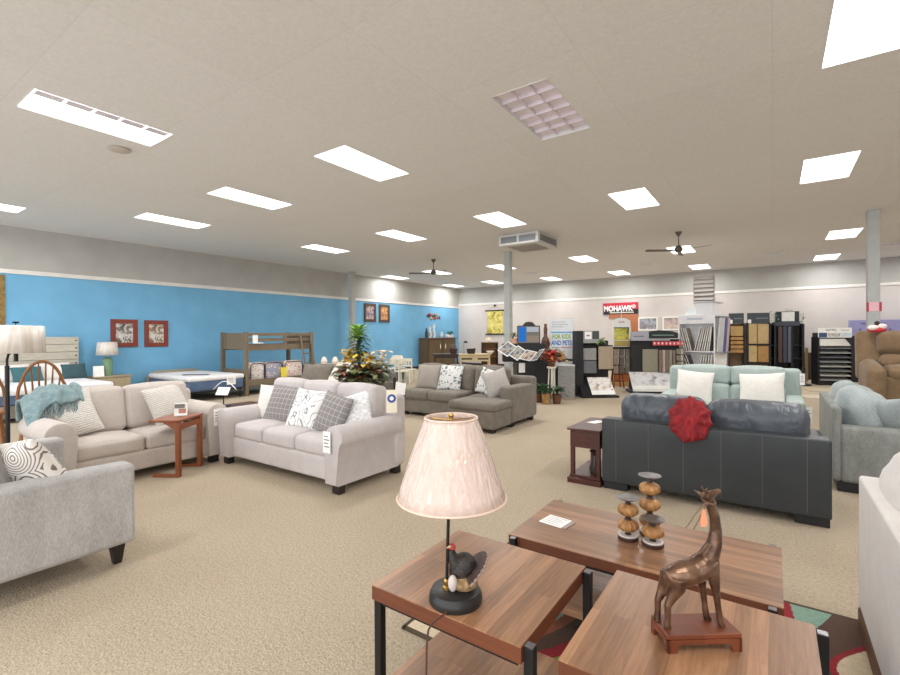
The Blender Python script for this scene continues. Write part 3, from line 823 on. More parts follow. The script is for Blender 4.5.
RUGC = {'cream': (222, 204, 174), 'green': (124, 138, 52), 'teal': (136, 168, 152), 'orange': (150, 84, 52), 'brown': (86, 60, 46), 'red': (150, 26, 38), 'ochre': (196, 160, 70)}
def rug_colour(x, y):
    """swirl pattern of the pile, x and y in metres"""
    u = x-.35*(y-1.8)+.05*math.sin(5*y)+.02*math.sin(11*x)
    if x < -.06:
        for lim, c in ((-1.37, 'cream'), (-1.34, 'ochre'), (-1.18, 'green'), (-1.13, 'teal'), (-1.08, 'orange'), (-1.0, 'brown'), (-.94, 'red'), (-.80, 'green'), (-.76, 'teal'), (-.70, 'ochre'), (-.62, 'green'), (-.55, 'red'), (-.42, 'brown'), (-.36, 'cream'), (-.30, 'red')):
            if u < lim: return c
        return 'brown'
    d = math.hypot((x-.42-.05*math.sin(9*y))/.8, (y-2.70)/1.35)
    if d < .18: return 'cream'
    if d < .215: return 'red'
    if y > 2.72:
        if x < .08-.1*(y-3.1): return 'red' if x > -.01 else 'brown'
        if x < .25-.35*(3.14-y)-.3*(3.14-y)**2: return 'teal'
    return 'brown' if u > -.25 else 'red'
t = thing('area_rug', 'multicoloured swirl area rug under the walnut tables', 'rug', (-.45, 2.48, 0))
def rug_mesh():
    me = bpy.data.meshes.new('pile'); bm = bmesh.new(); st = .005; nx, ny = 436, 268
    V = [[bm.verts.new((-1.09+i*st, -.67+j*st, .011)) for j in range(ny+1)] for i in range(nx+1)]
    names = list(RUGC)
    for i in range(nx):
        for j in range(ny):
            f = bm.faces.new([V[i][j], V[i+1][j], V[i+1][j+1], V[i][j+1]])
            f.material_index = names.index(rug_colour(-.45-1.09+(i+.5)*st, 2.48-.67+(j+.5)*st))
    bm.to_mesh(me); bm.free()
    for k in names: me.materials.append(fabric('rug_'+k, RUGC[k], None, 30, 240, bs=.5))
    o = bpy.data.objects.new('pile', me); COL.objects.link(o); o.parent = t
rug_mesh()
b = MB()
for a in ((-1.1, 1.1, -.69, -.67), (-1.1, 1.1, .67, .69), (-1.11, -1.09, -.69, .69), (1.09, 1.11, -.69, .69)): b.bx(*a, 0, .012)
b.build('bound_edge', plain('rug_binding', (78, 66, 50), .9), t, smooth=False)

# turkey lamp
t = thing('table_lamp', 'table lamp with pale pink wrapped shade and a turkey figure', 'lamp', (-.885, 1.295, .6), 34.87)
MB().lathe([(0, 0), (.088, 0), (.091, .006), (.089, .026), (.084, .032), (.082, .04), (.076, .044), (0, .044)], n=40).build('base', plain('dark_pewter_base', (38, 36, 36), .4, .2), t)
px = -.03
MB().lathe([(0, .044), (.014, .044), (.014, .052), (.009, .056), (.011, .062), (.011, .074), (.007, .078), (0, .078)], (px, -.01, 0), 16).build('brass_collar', BRASS, t)
MB().cyl((px, -.01, .07), (-.012, 0, .62), .0055).build('pole', BLACK, t)
SHADE_M, nt, bb = newmat('pink_shade_in_plastic')
v = coords(nt, (14, 14, .8))
no = nd(nt, 'ShaderNodeTexNoise', Scale=2.4, Detail=3.0, Distortion=1.2); nt.links.new(v, no.inputs['Vector'])
nt.links.new(ramp(nt, no.outputs['Fac'], [(.3, lin((208, 184, 171))), (.68, lin((221, 200, 189)))]), bb.inputs['Base Color'])
bb.inputs['Roughness'].default_value = .8; bb.inputs['Coat Weight'].default_value = 1.0; bb.inputs['Coat Roughness'].default_value = .06; bb.inputs['Coat IOR'].default_value = 1.7
mu = nd(nt, 'ShaderNodeBump', Strength=1.0, Distance=.06); nt.links.new(no.outputs['Fac'], mu.inputs['Height']); nt.links.new(mu.outputs['Normal'], bb.inputs['Coat Normal'])
bb.inputs['Transmission Weight'].default_value = 0
n = 48
prof = [(.184, .352), (.172, .39), (.155, .44), (.135, .50), (.112, .56), (.095, .602), (.088, .62)]
b = MB(); b.grid([[(r*math.cos(2*math.pi*k/n)-.012, r*math.sin(2*math.pi*k/n), z) for k in range(n)] for r, z in prof], close_v=True)
sh = b.build('lamp_shade', SHADE_M, t); sd = sh.modifiers.new('wall', 'SOLIDIFY'); sd.thickness = .003
STC = plain('shade_trim_cream', (232, 206, 190), .7)
for r, z in ((.184, .352), (.0885, .62)): MB().tube([(r*math.cos(2*math.pi*k/n)-.012, r*math.sin(2*math.pi*k/n), z) for k in range(n+1)], .0035, 6).build('shade_trim', STC, sh)
b = MB()
for k in range(3):
    a = 2*math.pi*k/3+.5; b.tube([(-.012, 0, .612), (-.012+.087*math.cos(a), .087*math.sin(a), .612)], .0018, 5)
b.build('shade_spider', BRASS, t)
MB().lathe([(0, .612), (.008, .612), (.006, .62), (.009, .628), (.006, .634), (0, .636)], (-.012, 0, 0), 12).build('finial', BRASS, t)
MB().box((-.06, -.163, .368), (.036, .002, .014), (R(-25), 0, R(-22))).build('shade_label', PAPER, t)
MB().tube([(-.03, -.085, .012), (-.045, -.10, .006), (-.07, -.13, .006), (-.085, -.165, .004), (-.088, -.20, -.01), (-.09, -.205, -.1), (-.085, -.2, -.3), (-.06, -.19, -.55), (.0, -.1, -.583), (.1, 0, -.583)], .0032, 6).build('cord', plain('brown_cord', (78, 48, 36), .5), t)
# turkey: body, neck, head, wings, fan tail
TURK = plain('turkey_dark_plumage', (48, 42, 40), .45, .1, .25, 40, bmp=.5, bscale=120)
b = MB().ball((.024, .01, .102), (.046, .04, .056), 18, 12, (0, R(20), 0)).tube([(.005, .0, .12), (-.012, -.002, .155), (-.014, -.004, .175)], [.026, .016, .012], 10)
tk = b.build('turkey_body', TURK, t)
MB().ball((-.012, -.006, .184), (.014, .011, .012), 12, 8).build('turkey_head', plain('turkey_red_head', (178, 70, 62), .5), t)
MB().tube([(-.018, -.012, .188), (-.03, -.02, .186)], [.005, .001], 6).build('turkey_beak', plain('beak_cream', (224, 200, 160), .5), t)
MB().ball((-.01, -.034, .075), (.016, .012, .028), 12, 8).build('turkey_wing_tip', plain('wing_white', (206, 196, 190), .6, bmp=.6, bscale=150), t)
MB().ball((.03, -.012, .065), (.045, .034, .026), 16, 8).build('turkey_straw_nest', plain('nest_tan', (150, 122, 84), .8, 0, .2, 60, bmp=.9, bscale=120), t)
fanb = MB()
c0 = Vector((.04, .0, .085))
def feather_fan(rad0, rad1, th, a0, a1, nf):
    bmf = MB()
    for k in range(nf):
        a = a0+(a1-a0)*k/(nf-1)
        M = Matrix.Translation(c0) @ Matrix.Rotation(R(-4), 4, 'Z') @ Matrix.Rotation(R(46), 4, 'Y') @ Matrix.Rotation(a, 4, 'X')
        q = MB().box((0, 0, (rad0+rad1)/2), (th, .017, rad1-rad0), None, .003)
        q.xf(M); bmf.merge(q.bm)
    return bmf
feather_fan(0, .098, .008, R(-75), R(75), 15).build('turkey_fan_tail', plain('tail_brown', (76, 56, 50), .5, 0, .25, 50, bmp=.6, bscale=150), t)
feather_fan(.092, .100, .007, R(-75), R(75), 15).build('tail_tip_band', plain('tail_pale_tip', (150, 130, 120), .6), t)

# antelope statue
t = thing('antelope_statue', 'dark bronze long-necked antelope statue on a small wood stand', 'statue', (-.188, 1.515, .6), 37)
RW = wood('red_stand_wood', (122, 64, 40), (100, 50, 32), .35, 'x', .5, .2, 1)
MB().bx(-.107, .107, -.05, .05, .038, .052, .002).build('stand_top', RW, t, smooth=False)
P = [(-.107, .0), (-.107, .038), (.107, .038), (.107, .0), (.079, 0), (.079, .014), (.069, .024), (-.069, .024), (-.079, .014), (-.079, 0)]
for y in (-.05, .042): MB().prism(P, 'y', y, y+.008).build('stand_rail', RW, t, smooth=False)
P2 = [(-.05, 0), (-.05, .038), (.05, .038), (.05, 0), (.034, 0), (.034, .016), (.026, .024), (-.026, .024), (-.034, .016), (-.034, 0)]
for x in (-.107, .099): MB().prism(P2, 'x', x, x+.008).build('stand_end', RW, t, smooth=False)
Z0 = .052
def S3(px_, py_, y=0.0): return ((px_-697.5)/350, y, Z0+(624-py_)/338)
b = MB()
def limb(pts, rs, n=12): b.tube(pts, rs, n)
# trunk, neck, head
limb([S3(667, 575), S3(674, 575), S3(686, 574), S3(698, 571), S3(707, 566), S3(713, 560)], [.014, .028, .036, .035, .037, .028])
limb([S3(706, 566), S3(713, 556), S3(718, 545), S3(719.5, 532), S3(718, 518), S3(714, 507), S3(711, 500)], [.030, .027, .021, .0165, .0145, .0135, .013])
b.ball(S3(710.5, 498), (.017, .014, .016), 14, 10)
limb([S3(709, 499), S3(716, 496), S3(722, 493.5)], [.015, .0115, .0075])
b.ball(S3(722.5, 493.3), (.0085, .008, .0075), 10, 8)
# legs: near hind, far hind, near fore, far fore
for dy, o in ((-.014, -3), (.016, -8)):
    limb([S3(679+o*.6, 576, dy*.7), S3(679+o, 586, dy), S3(673+o, 596, dy), S3(669.5+o, 603, dy), S3(669.5+o, 614, dy), S3(668.5+o, 623, dy)], [.030, .023, .0135, .010, .0088, .0105])
    b.ball(S3(669.5+o, 623.5, dy), (.012, .0105, .0085), 10, 6)
for dy, o in ((-.015, 0), (.015, -8)):
    limb([S3(711+o*.5, 562, dy*.6), S3(714+o, 577, dy), S3(716.5+o, 592, dy), S3(718.5+o, 606, dy), S3(720.5+o, 621, dy)], [.027, .0165, .0105, .0088, .010])
    b.ball(S3(722+o, 622.5, dy), (.0125, .0105, .009), 10, 6)
# ears, tail
for dy in (-.013, .013): limb([S3(707, 498, dy), S3(702, 494.5, dy*2.0)], [.006, .003], 8)
limb([S3(668, 572), S3(665, 570), S3(664.5, 577), S3(666, 586)], [.009, .007, .0055, .003], 8)
BRZ, nt, bb = newmat('antique_bronze')
v = coords(nt); no = nd(nt, 'ShaderNodeTexNoise', Scale=26.0, Detail=4.0); nt.links.new(v, no.inputs['Vector'])
nt.links.new(ramp(nt, no.outputs['Fac'], [(.35, lin((78, 56, 44))), (.68, lin((130, 100, 78)))]), bb.inputs['Base Color'])
bb.inputs['Metallic'].default_value = .6; bb.inputs['Roughness'].default_value = .3
o = b.build('antelope_body', BRZ, t, angle=180)
rm = o.modifiers.new('fuse', 'REMESH'); rm.mode = 'VOXEL'; rm.voxel_size = .0032; rm.use_smooth_shade = True
sm = o.modifiers.new('soften', 'SMOOTH'); sm.iterations = 6; sm.factor = .5
for dy in (-.007, .007): MB().tube([S3(709, 494, dy), S3(707, 490.5, dy*1.6), S3(708, 488.5, dy*1.8)], [.004, .003, .0012], 7).build('horn', BRZ, t)
RAF = plain('raffia_twine', (120, 92, 74), .8)
b = MB()
lo = [S3(712+5.5*math.cos(a), 502+2.0*math.sin(a), -.0175*math.sin(a+.3)) for a in [2*math.pi*k/16 for k in range(17)]]
b.tube(lo, .0022, 6)
b.tube([S3(708, 502, -.015), S3(701, 505, -.02), S3(692, 515, -.022), S3(684, 526, -.022)], .0018, 6)
b.tube([S3(708, 503, -.015), S3(703, 509, -.018), S3(697, 520, -.02), S3(692, 528, -.02)], .0018, 6)
b.build('twine_collar', RAF, t)
MB().prism([(-.004, 0), (-.011, -.035), (-.009, -.05), (.009, -.05), (.011, -.035), (.004, 0)], 'y', -.0015, .0015).build('copper_tag', plain('peach_tag', (222, 150, 112), .5), t, loc=S3(702.5, 508.5, -.02), smooth=False)

# candle holders
GOURD = plain('ribbed_gold_gourd', (168, 122, 74), .42, .1, .2, 30)
PLATE = plain('pewter_plate', (112, 108, 106), .4, .6)
HB = plain('holder_brown', (66, 44, 36), .5)
def candle(label, loc, nball, H):
    t = thing('candle_holder', label, 'candle holder', loc, 0, 'gourd candle holders')
    MB().lathe([(0, 0), (.049, 0), (.050, .004), (.050, .018), (.047, .02), (0, .02)], n=28).build('base', HB, t)
    MB().lathe([(.036, .019), (.048, .019), (.0485, .024), (.040, .026), (.036, .024)], n=28).build('base_rim', plain('white_rim', (214, 208, 204), .5), t)
    z = .02
    st = (H-.02-.014-nball*.058)/(nball+1)
    for k in range(nball):
        MB().lathe([(0, z), (.02, z), (.012, z+st*.5), (.022, z+st), (0, z+st)], n=16).build('spindle', HB, t)
        zc = z+st+.029
        prof = [(.052*math.cos(a)**.8+.001, zc+.031*math.sin(a)) for a in [-1.5+3.0*q/12 for q in range(13)]]
        MB().lathe(prof, n=60, lobes=12, amp=.10).build('gourd', GOURD, t)
        z = z+st+.058
    MB().lathe([(0, z), (.016, z), (.01, z+st*.6), (.014, z+st), (0, z+st)], n=16).build('neck', HB, t)
    MB().lathe([(0, H-.014), (.035, H-.012), (.056, H-.002), (.057, H), (.05, H-.001), (0, H-.006)], n=28).build('plate', PLATE, t)
candle('medium two-gourd candle holder, left of the three on the coffee table', (-.605, 2.44, .46), 2, .212)
candle('tallest three-gourd candle holder at the back of the trio', (-.525, 2.555, .46), 3, .308)
candle('shortest one-gourd candle holder at the right front of the trio', (-.485, 2.43, .46), 1, .132)

# ------------------------------------------------------------------ left wall: lamp, stools, beds
t = thing('floor_lamp', 'black bridge floor lamp with a plastic wrapped cream shade', 'floor lamp', (-6.22, 1.255, 0), 0)
MB().lathe([(0, 0), (.09, 0), (.09, .015), (.02, .03), (0, .03)], n=24).build('base', BLACK, t)
d = Vector((.82, .57, 0))
MB().tube([(0, 0, .02), (0, 0, .6), (0, 0, 1.22)], .019).build('pole', BLACK, t)
MB().tube([Vector((0, 0, 1.2)), Vector((0, 0, 1.28)), d*.015+Vector((0, 0, 1.33)), d*.05+Vector((0, 0, 1.355)), d*.085+Vector((0, 0, 1.36))], .011).build('arm', BLACK, t)
p = d*.09
MB().cyl(p+Vector((0, 0, 1.26)), p+Vector((0, 0, 1.38)), .018).build('socket', BLACK, t)
PLAS, nt, bb = newmat('cream_shade_in_plastic')
v = coords(nt, (6, 6, .8)); no = nd(nt, 'ShaderNodeTexNoise', Scale=2.5, Detail=4.0, Distortion=1.0); nt.links.new(v, no.inputs['Vector'])
nt.links.new(ramp(nt, no.outputs['Fac'], [(.4, lin((214, 204, 192))), (.68, lin((238, 232, 226)))]), bb.inputs['Base Color'])
bb.inputs['Coat Weight'].default_value = .9; bb.inputs['Coat Roughness'].default_value = .1
b2 = nd(nt, 'ShaderNodeBump', Strength=.8, Distance=.03); nt.links.new(no.outputs['Fac'], b2.inputs['Height']); nt.links.new(b2.outputs['Normal'], bb.inputs['Coat Normal'])
b = MB(); b.grid([[p+Vector((r*math.cos(2*math.pi*k/32), r*math.sin(2*math.pi*k/32), z)) for k in range(32)] for r, z in ((.228, 1.345), (.218, 1.61), (.205, 1.615))], close_v=True)
sh = b.build('lamp_shade', PLAS, t, angle=80); sd = sh.modifiers.new('wall', 'SOLIDIFY'); sd.thickness = .004
MB().cyl(p+Vector((0, 0, 1.38)), p+Vector((0, 0, 1.655)), .006).build('harp_rod', BLACK, t)
MB().bx(p.x-.03, p.x+.03, p.y-.02, p.y+.02, 1.64, 1.655).build('finial', BLACK, t)

def stool(label, loc, rz):
    t = thing('bar_stool', label, 'chair', (loc[0], loc[1], 0), rz, 'hoop back oak stools')
    SH = .66
    MB().soft((0, 0, SH-.02), (.44, .42, .045), .02).build('seat', OAK, t)
    hoop = [(.205*math.cos(a)*(1.06 if math.sin(a) < .4 else 1), .17+.10*math.sin(a), SH+.56*max(0, math.sin(a))**.75) for a in [math.pi*k/24 for k in range(25)]]
    MB().tube(hoop, .016, 8).build('hoop', OAK, t)
    for k in range(6):
        x = -.1375+.055*k; hh = SH+.56*math.sqrt(max(0, 1-(x*1.16/.212)**2))**.75
        MB().tube([(x*.8, .17, SH), (x*1.0, .2, SH+(hh-SH)*.45), (x*1.16, .17+.10*(hh-SH)/.56, hh)], [.009, .012, .008], 6).build('spindle', OAK, t)
    for sx in (-1, 1):
        for sy in (-1, 1): MB().tube([(sx*.15, sy*.14, SH-.03), (sx*.19, sy*.18, .32), (sx*.22, sy*.21, 0)], [.016, .022, .014], 8).build('leg', OAK, t)
    for z, q in ((.22, .2), (.34, .187)):
        for sx in (-1, 1): MB().cyl((sx*q, -q, z), (sx*q, q, z), .010, n=8).build('stretcher', OAK, t)
    for sy in (-1, 1): MB().cyl((-.195, sy*.19, .28), (.195, sy*.19, .28), .011, n=8).build('stretcher', OAK, t)
    return t
stool('hoop back oak stool fully in view behind the teal throw', (-7.14, 1.75), -104)
stool('hoop back oak stool cut off by the left picture edge', (-7.44, 1.27), -104)

# bed with weathered plank headboard
PLK = wood('weathered_whitewash_planks', (206, 200, 186), (186, 178, 164), .8, 'y', .7, .4, 3)
MATW = fabric('mattress_white', (236, 236, 236), (222, 222, 226), 6, 160)
MATB = fabric('mattress_blue_side', (92, 112, 142), (74, 92, 120), 6, 140)
t = thing('plank_bed', 'bed with a weathered whitewashed plank headboard by the blue wall', 'bed', (-12.85, 2.91, 0))
for k in range(7): MB().bx(-.03, .03, -1.0, .87, .34+.167*k, .50+.167*k, .006).build('headboard_plank', PLK, t, smooth=False)
for y in (-.9, .80): box('headboard_post', PLK, t, -.07, -.03, y-.04, y+.04, 0, 1.5, .004)
b = MB()
for k in range(7): b.cyl((.03, .82, .42+.167*k), (.036, .82, .42+.167*k), .018, n=8)
b.build('bolt_head', plain('bolt_dark', (70, 64, 60), .6), t)
box('bed_base', plain('bed_base_grey', (120, 112, 104), .8), t, .03, 1.98, -.95, .85, .08, .3, .01)
MB().soft((1.0, -.05, .40), (1.96, 1.8, .2), .05).build('mattress_side', MATB, t)
MB().soft((1.0, -.05, .535), (1.98, 1.84, .13), .05, puff=(0, 0, .015)).build('mattress_top', MATW, t)
cushion('white pillow on the plank bed, left one behind the stool hoop', WBOUC, (-12.45, 2.60, .6), 92, .6, .4, .18, 30, 0, 'white bed pillows')
cushion('white pillow on the plank bed, right one behind the stool hoop', WBOUC, (-12.45, 3.26, .6), 90, .6, .4, .18, 30, 0, 'white bed pillows')
TLP = plain('teal_pillow_cotton', (62, 104, 112), .9)
cushion('dark teal pillow near the left stool on the plank bed', TLP, (-12.25, 2.80, .6), 94, .5, .36, .16, 34, 0)
cushion('dark teal pillow at the right end of the plank bed headboard', plain('dark_teal_grey_cotton', (58, 86, 92), .9), (-12.38, 3.58, .6), 88, .46, .36, .16, 30, 0)

BGW = wood('beige_wood', (188, 172, 140), (176, 158, 126), .5, 'y', .5, .3, 2)
t = thing('nightstand', 'beige wood nightstand between the beds at the blue wall', 'nightstand', (-12.65, 4.30, 0), 90)
box('top', BGW, t, -.39, .39, -.24, .24, .57, .6, .005)
box('case', BGW, t, -.36, .36, -.22, .23, .08, .57, .004)
for z in (.12, .34):
    dr = box('drawer', BGW, t, -.34, .34, -.235, -.22, z, z+.2, .003)
    MB().ball((0, -.245, z+.1), .014, 8, 6).build('knob', BLACK, dr)
for sx in (-1, 1):
    for sy in (-1, 1): box('foot', BGW, t, sx*.33-.03, sx*.33+.03, sy*.19-.03, sy*.19+.03, 0, .08, .003)
t = thing('table_lamp', 'green ceramic lamp with a wrapped white shade on the nightstand', 'lamp', (-12.63, 4.26, .6))
MB().lathe([(0, 0), (.09, 0), (.10, .03), (.10, .38), (.07, .41), (.02, .43), (0, .43)], n=24).build('base', plain('sage_ceramic', (126, 158, 128), .25), t)
MB().cyl((0, 0, .42), (0, 0, .52), .012).build('stem', BRASS, t)
b = MB(); b.grid([[(r*math.cos(2*math.pi*k/28), r*math.sin(2*math.pi*k/28), z) for k in range(28)] for r, z in ((.225, .48), (.19, .78))], close_v=True)
sh = b.build('lamp_shade', PLAS, t); sh.modifiers.new('wall', 'SOLIDIFY').thickness = .004
t = thing('tent_card', 'white tent card on the nightstand beside the green lamp', 'card', (-12.55, 4.06, .6), 80)
MB().grid([[(-.1, -.05, 0), (.1, -.05, 0)], [(-.1, 0, .24), (.1, 0, .24)], [(-.1, .05, 0), (.1, .05, 0)]]).build('card', PAPER, t, smooth=False).modifiers.new('t', 'SOLIDIFY').thickness = .004

# second bed, blue sided mattress
t = thing('low_bed', 'low bed with a blue-sided white mattress and plain wooden headboard', 'bed', (-12.72, 5.80, 0))
MB().prism([(-.68, 0), (-.68, .48), (-.62, .58), (-.45, .64), (.45, .64), (.62, .58), (.68, .48), (.68, 0)], 'x', -.06, 0).build('headboard', plain('tan_headboard', (170, 156, 134), .6), t, smooth=False)
b = MB()
for x in (.1, 1.0, 1.95):
    for y in (-.6, .6): b.cyl((x, y, 0), (x, y, .24), .02)
b.bx(.05, 2.0, -.64, -.60, .2, .24).bx(.05, 2.0, .60, .64, .2, .24).bx(1.96, 2.0, -.6, .6, .2, .24).bx(.05, .09, -.6, .6, .2, .24)
b.build('metal_frame', BLACK, t, smooth=False)
MB().soft((1.03, 0, .36), (2.02, 1.3, .24), .05).build('mattress_side', MATB, t)
MB().soft((1.03, 0, .525), (2.04, 1.33, .11), .045, puff=(0, 0, .015)).build('mattress_top', MATW, t)
o = MB().bx(-.3, .3, -.04, .04, 0, .015).build('sample_strip', plain('charcoal_strip', (84, 88, 100), .7), loc=(-11.1, 5.5, .595), rot=(0, 0, R(38)), smooth=False); tag(o, 'flat dark strip lying on the low bed mattress', 'strip')
price_tag('white price tag hanging from the foot of the low bed', (-10.64, 6.10, .54), 90, .22, .2)

# bunk bed
BUNK = wood('grey_brown_bunk_wood', (128, 114, 94), (114, 100, 82), .6, 'y', .6, .3, 2)
t = thing('bunk_bed', 'grey-brown wooden bunk bed with a ladder against the blue wall', 'bunk bed', (-11.33, 7.58, 0))
X, Y = .53, 1.0
for sx in (-1, 1):
    for sy in (-1, 1): box('post', BUNK, t, sx*X-.045, sx*X+.045, sy*Y-.045, sy*Y+.045, 0, 1.6, .005)
for sy in (-1, 1):
    box('upper_end_panel', BUNK, t, -X, X, sy*Y-.02, sy*Y+.02, 1.16, 1.57, .004)
    box('lower_end_panel', BUNK, t, -X, X, sy*Y-.02, sy*Y+.02, .22, .66, .004)
for sx in (-1, 1):
    box('upper_bed_rail', BUNK, t, sx*X-.02, sx*X+.02, -Y, Y, 1.13, 1.28, .004)
    box('lower_bed_rail', BUNK, t, sx*X-.02, sx*X+.02, -Y, Y, .24, .40, .004)
    for z in (1.36, 1.50): box('guard_rail', BUNK, t, sx*X-.018, sx*X+.018, -Y, Y, z, z+.08, .004)
box('rail_divider', BUNK, t, X-.022, X+.022, .1, .18, 1.28, 1.58, .003)
for z in (.3, 1.18): box('slat_deck', BUNK, t, -X+.02, X-.02, -Y+.03, Y-.03, z, z+.03, .003)
for y in (.60, .93): MB().tube([(X+.05, y, 1.50), (X+.38, y, 0)], .028, 4).build('ladder_rail', BUNK, t, smooth=False)
for k in range(5):
    u = (.2+.27*k)/1.5; MB().bx(-.02, .02, .60, .93, -.015, .015).build('ladder_rung', BUNK, t, smooth=False, loc=(X+.38-.33*u, 0, 1.5*u))
BEDP = [ogee('bedding_print_a', (190, 180, 178), (224, 216, 210), 14, .14, (110, 96, 104)), ogee('bedding_print_b', (216, 196, 196), (150, 156, 176), 12, .14, (70, 80, 110)), ogee('bedding_print_c', (214, 170, 160), (236, 226, 220), 12)]
for k, (y, z, w_, lb) in enumerate(((6.95, .34, .42, 'clear bedding bag with grey pattern, left on the lower bunk'), (7.42, .34, .54, 'clear bedding bag with dark blue pattern, middle of the lower bunk'), (8.05, .34, .6, 'clear bedding bag with red floral pattern, beside the ladder'))):
    t = thing('bedding_bag', lb, 'bedding', (-10.98, y, z), 90, 'bedding bags on the lower bunk')
    MB().soft((0, 0, .245), (w_, .18, .48), .05, puff=(0, .02, 0)).build('bag', BEDP[k], t)
    b = MB()
    b.tube([(-w_/2+.02, -.1, .02), (-w_/2+.02, -.1, .40), (-w_/2+.08, -.1, .45), (w_/2-.08, -.1, .45), (w_/2-.02, -.1, .40), (w_/2-.02, -.1, .02)], .012, 6)
    b.build('piping', plain('bag_dark_piping', (52, 42, 50), .6), t)
o = MB().bx(-.09, .09, -.01, 0, 0, .26).build('sale_tag', plain('yellow_card', (238, 220, 70), .6), loc=(-10.79, 7.66, .40), rot=(0, 0, R(90)), smooth=False); tag(o, 'yellow sale card in front of the bedding bags on the bunk', 'card')
t = thing('sign_card', 'white L-shaped sign card on the upper bunk rail', 'sign', (-10.78, 6.82, 1.33), 90)
MB().bx(-.07, .07, -.012, 0, 0, .19).build('card', PAPER, t, smooth=False); MB().bx(-.07, .2, -.05, 0, -.02, .0).build('ledge', PAPER, t, smooth=False)
o = MB().soft((0, 0, .07), (.2, .2, .14), .05).build('dark_speaker', plain('dark_cloth', (34, 34, 44), .8), loc=(-11.1, 6.72, .44)); 
bpy.data.objects.remove(o)

def picture(label, y, z, w_, h_, fr, art, mat_c, name='framed_picture', fw=.07, wall='left', group=None, x=None):
    loc = (WX+.004, y, z) if wall == 'left' else (x, WY-.004, z)
    t = thing(name, label, 'picture', loc, 90 if wall == 'left' else 0, group)
    b = MB()
    b.bx(-w_/2, w_/2, -.03, 0, h_/2-fw, h_/2).bx(-w_/2, w_/2, -.03, 0, -h_/2, -h_/2+fw).bx(-w_/2, -w_/2+fw, -.03, 0, -h_/2+fw, h_/2-fw).bx(w_/2-fw, w_/2, -.03, 0, -h_/2+fw, h_/2-fw)
    b.build('frame', fr, t, smooth=False)
    box('print', art, t, -w_/2+fw, w_/2-fw, -.012, -.004, -h_/2+fw, h_/2-fw, 0)
    if mat_c:
        pw, ph = w_-2*fw, h_-2*fw
        b = MB(); q = .16*pw
        b.bx(-pw/2, pw/2, -.016, -.012, ph/2-q, ph/2).bx(-pw/2, pw/2, -.016, -.012, -ph/2, -ph/2+q).bx(-pw/2, -pw/2+q, -.016, -.012, -ph/2+q, ph/2-q).bx(pw/2-q, pw/2, -.016, -.012, -ph/2+q, ph/2-q)
        b.build('mount', mat_c, t, smooth=False)
    return t
def art(name, cols, scale=5, dist=1.0, st=(1, 1, 1)):
    m, nt, b = newmat(name); v = coords(nt, st)
    no = nd(nt, 'ShaderNodeTexNoise', Scale=scale, Detail=3.0, Distortion=dist); nt.links.new(v, no.inputs['Vector'])
    nt.links.new(ramp(nt, no.outputs['Fac'], [(.28+.44*k/(len(cols)-1), lin(c)) for k, c in enumerate(cols)]), b.inputs['Base Color'])
    b.inputs['Roughness'].default_value = .5
    return m
RF = plain('red_brown_frame', (128, 56, 44), .5, 0, .1, 20)
picture('red-brown framed village print, left one above the green lamp', 4.72, 1.587, .57, .67, RF, art('street_print_a', [(40, 50, 58), (120, 110, 96), (216, 214, 212), (96, 110, 90)], 7), None, fw=.1, group='red framed prints on the blue wall')
picture('red-brown framed village print, right one of the red pair', 5.43, 1.577, .55, .67, RF, art('street_print_b', [(60, 56, 52), (150, 120, 96), (220, 216, 206), (80, 96, 120)], 7), None, fw=.1, group='red framed prints on the blue wall')
DF = plain('dark_carved_frame', (78, 62, 50), .5, 0, .15, 30)
picture('dark framed rose-toned medallion print, left of the far pair', 13.10, 2.39, .64, .72, DF, art('medallion_print_a', [(226, 190, 172), (196, 170, 160), (96, 96, 130), (222, 200, 180)], 6), None, fw=.1, group='dark framed prints on the blue wall')
picture('dark framed amber medallion print, right of the far pair', 13.91, 2.385, .62, .72, DF, art('medallion_print_b', [(222, 180, 120), (206, 160, 104), (150, 90, 70), (226, 196, 150)], 6), None, fw=.1, group='dark framed prints on the blue wall')
picture('tall gold framed picture cut off at the left edge', 2.02, 2.27, 1.14, 1.02, plain('antique_gold_frame', (142, 116, 66), .45, .3, .15, 20), art('dim_landscape', [(90, 96, 80), (130, 126, 100)], 3), None, fw=.12)

# ------------------------------------------------------------------ camera frame (also used to lay out the far displays in metres)
YAW, PIT, ROL, FPX = R(34.87), R(-.323), R(-.322), 463.47
cf = Vector((-math.sin(YAW)*math.cos(PIT), math.cos(YAW)*math.cos(PIT), math.sin(PIT)))
cr = Vector((math.cos(YAW), math.sin(YAW), 0)); cu = cr.cross(cf)
cr, cu = cr*math.cos(ROL)+cu*math.sin(ROL), -cr*math.sin(ROL)+cu*math.cos(ROL)
EYE = Vector((0, 0, 1.5))
def at(px, py, d): return EYE+(cf+cr*((px-450)/FPX)-cu*((py-337.5)/FPX))*d
def fx(px, d): p = at(px, 337.5, d); return (p.x, p.y)
def fz(py, d, px=600): return at(px, py, d).z
FACE = 34.87

def kit(name, label, cat, px, d, rz=FACE, group=None, z=0):
    x, y = fx(px, d); return thing(name, label, cat, (x, y, z), rz, group)

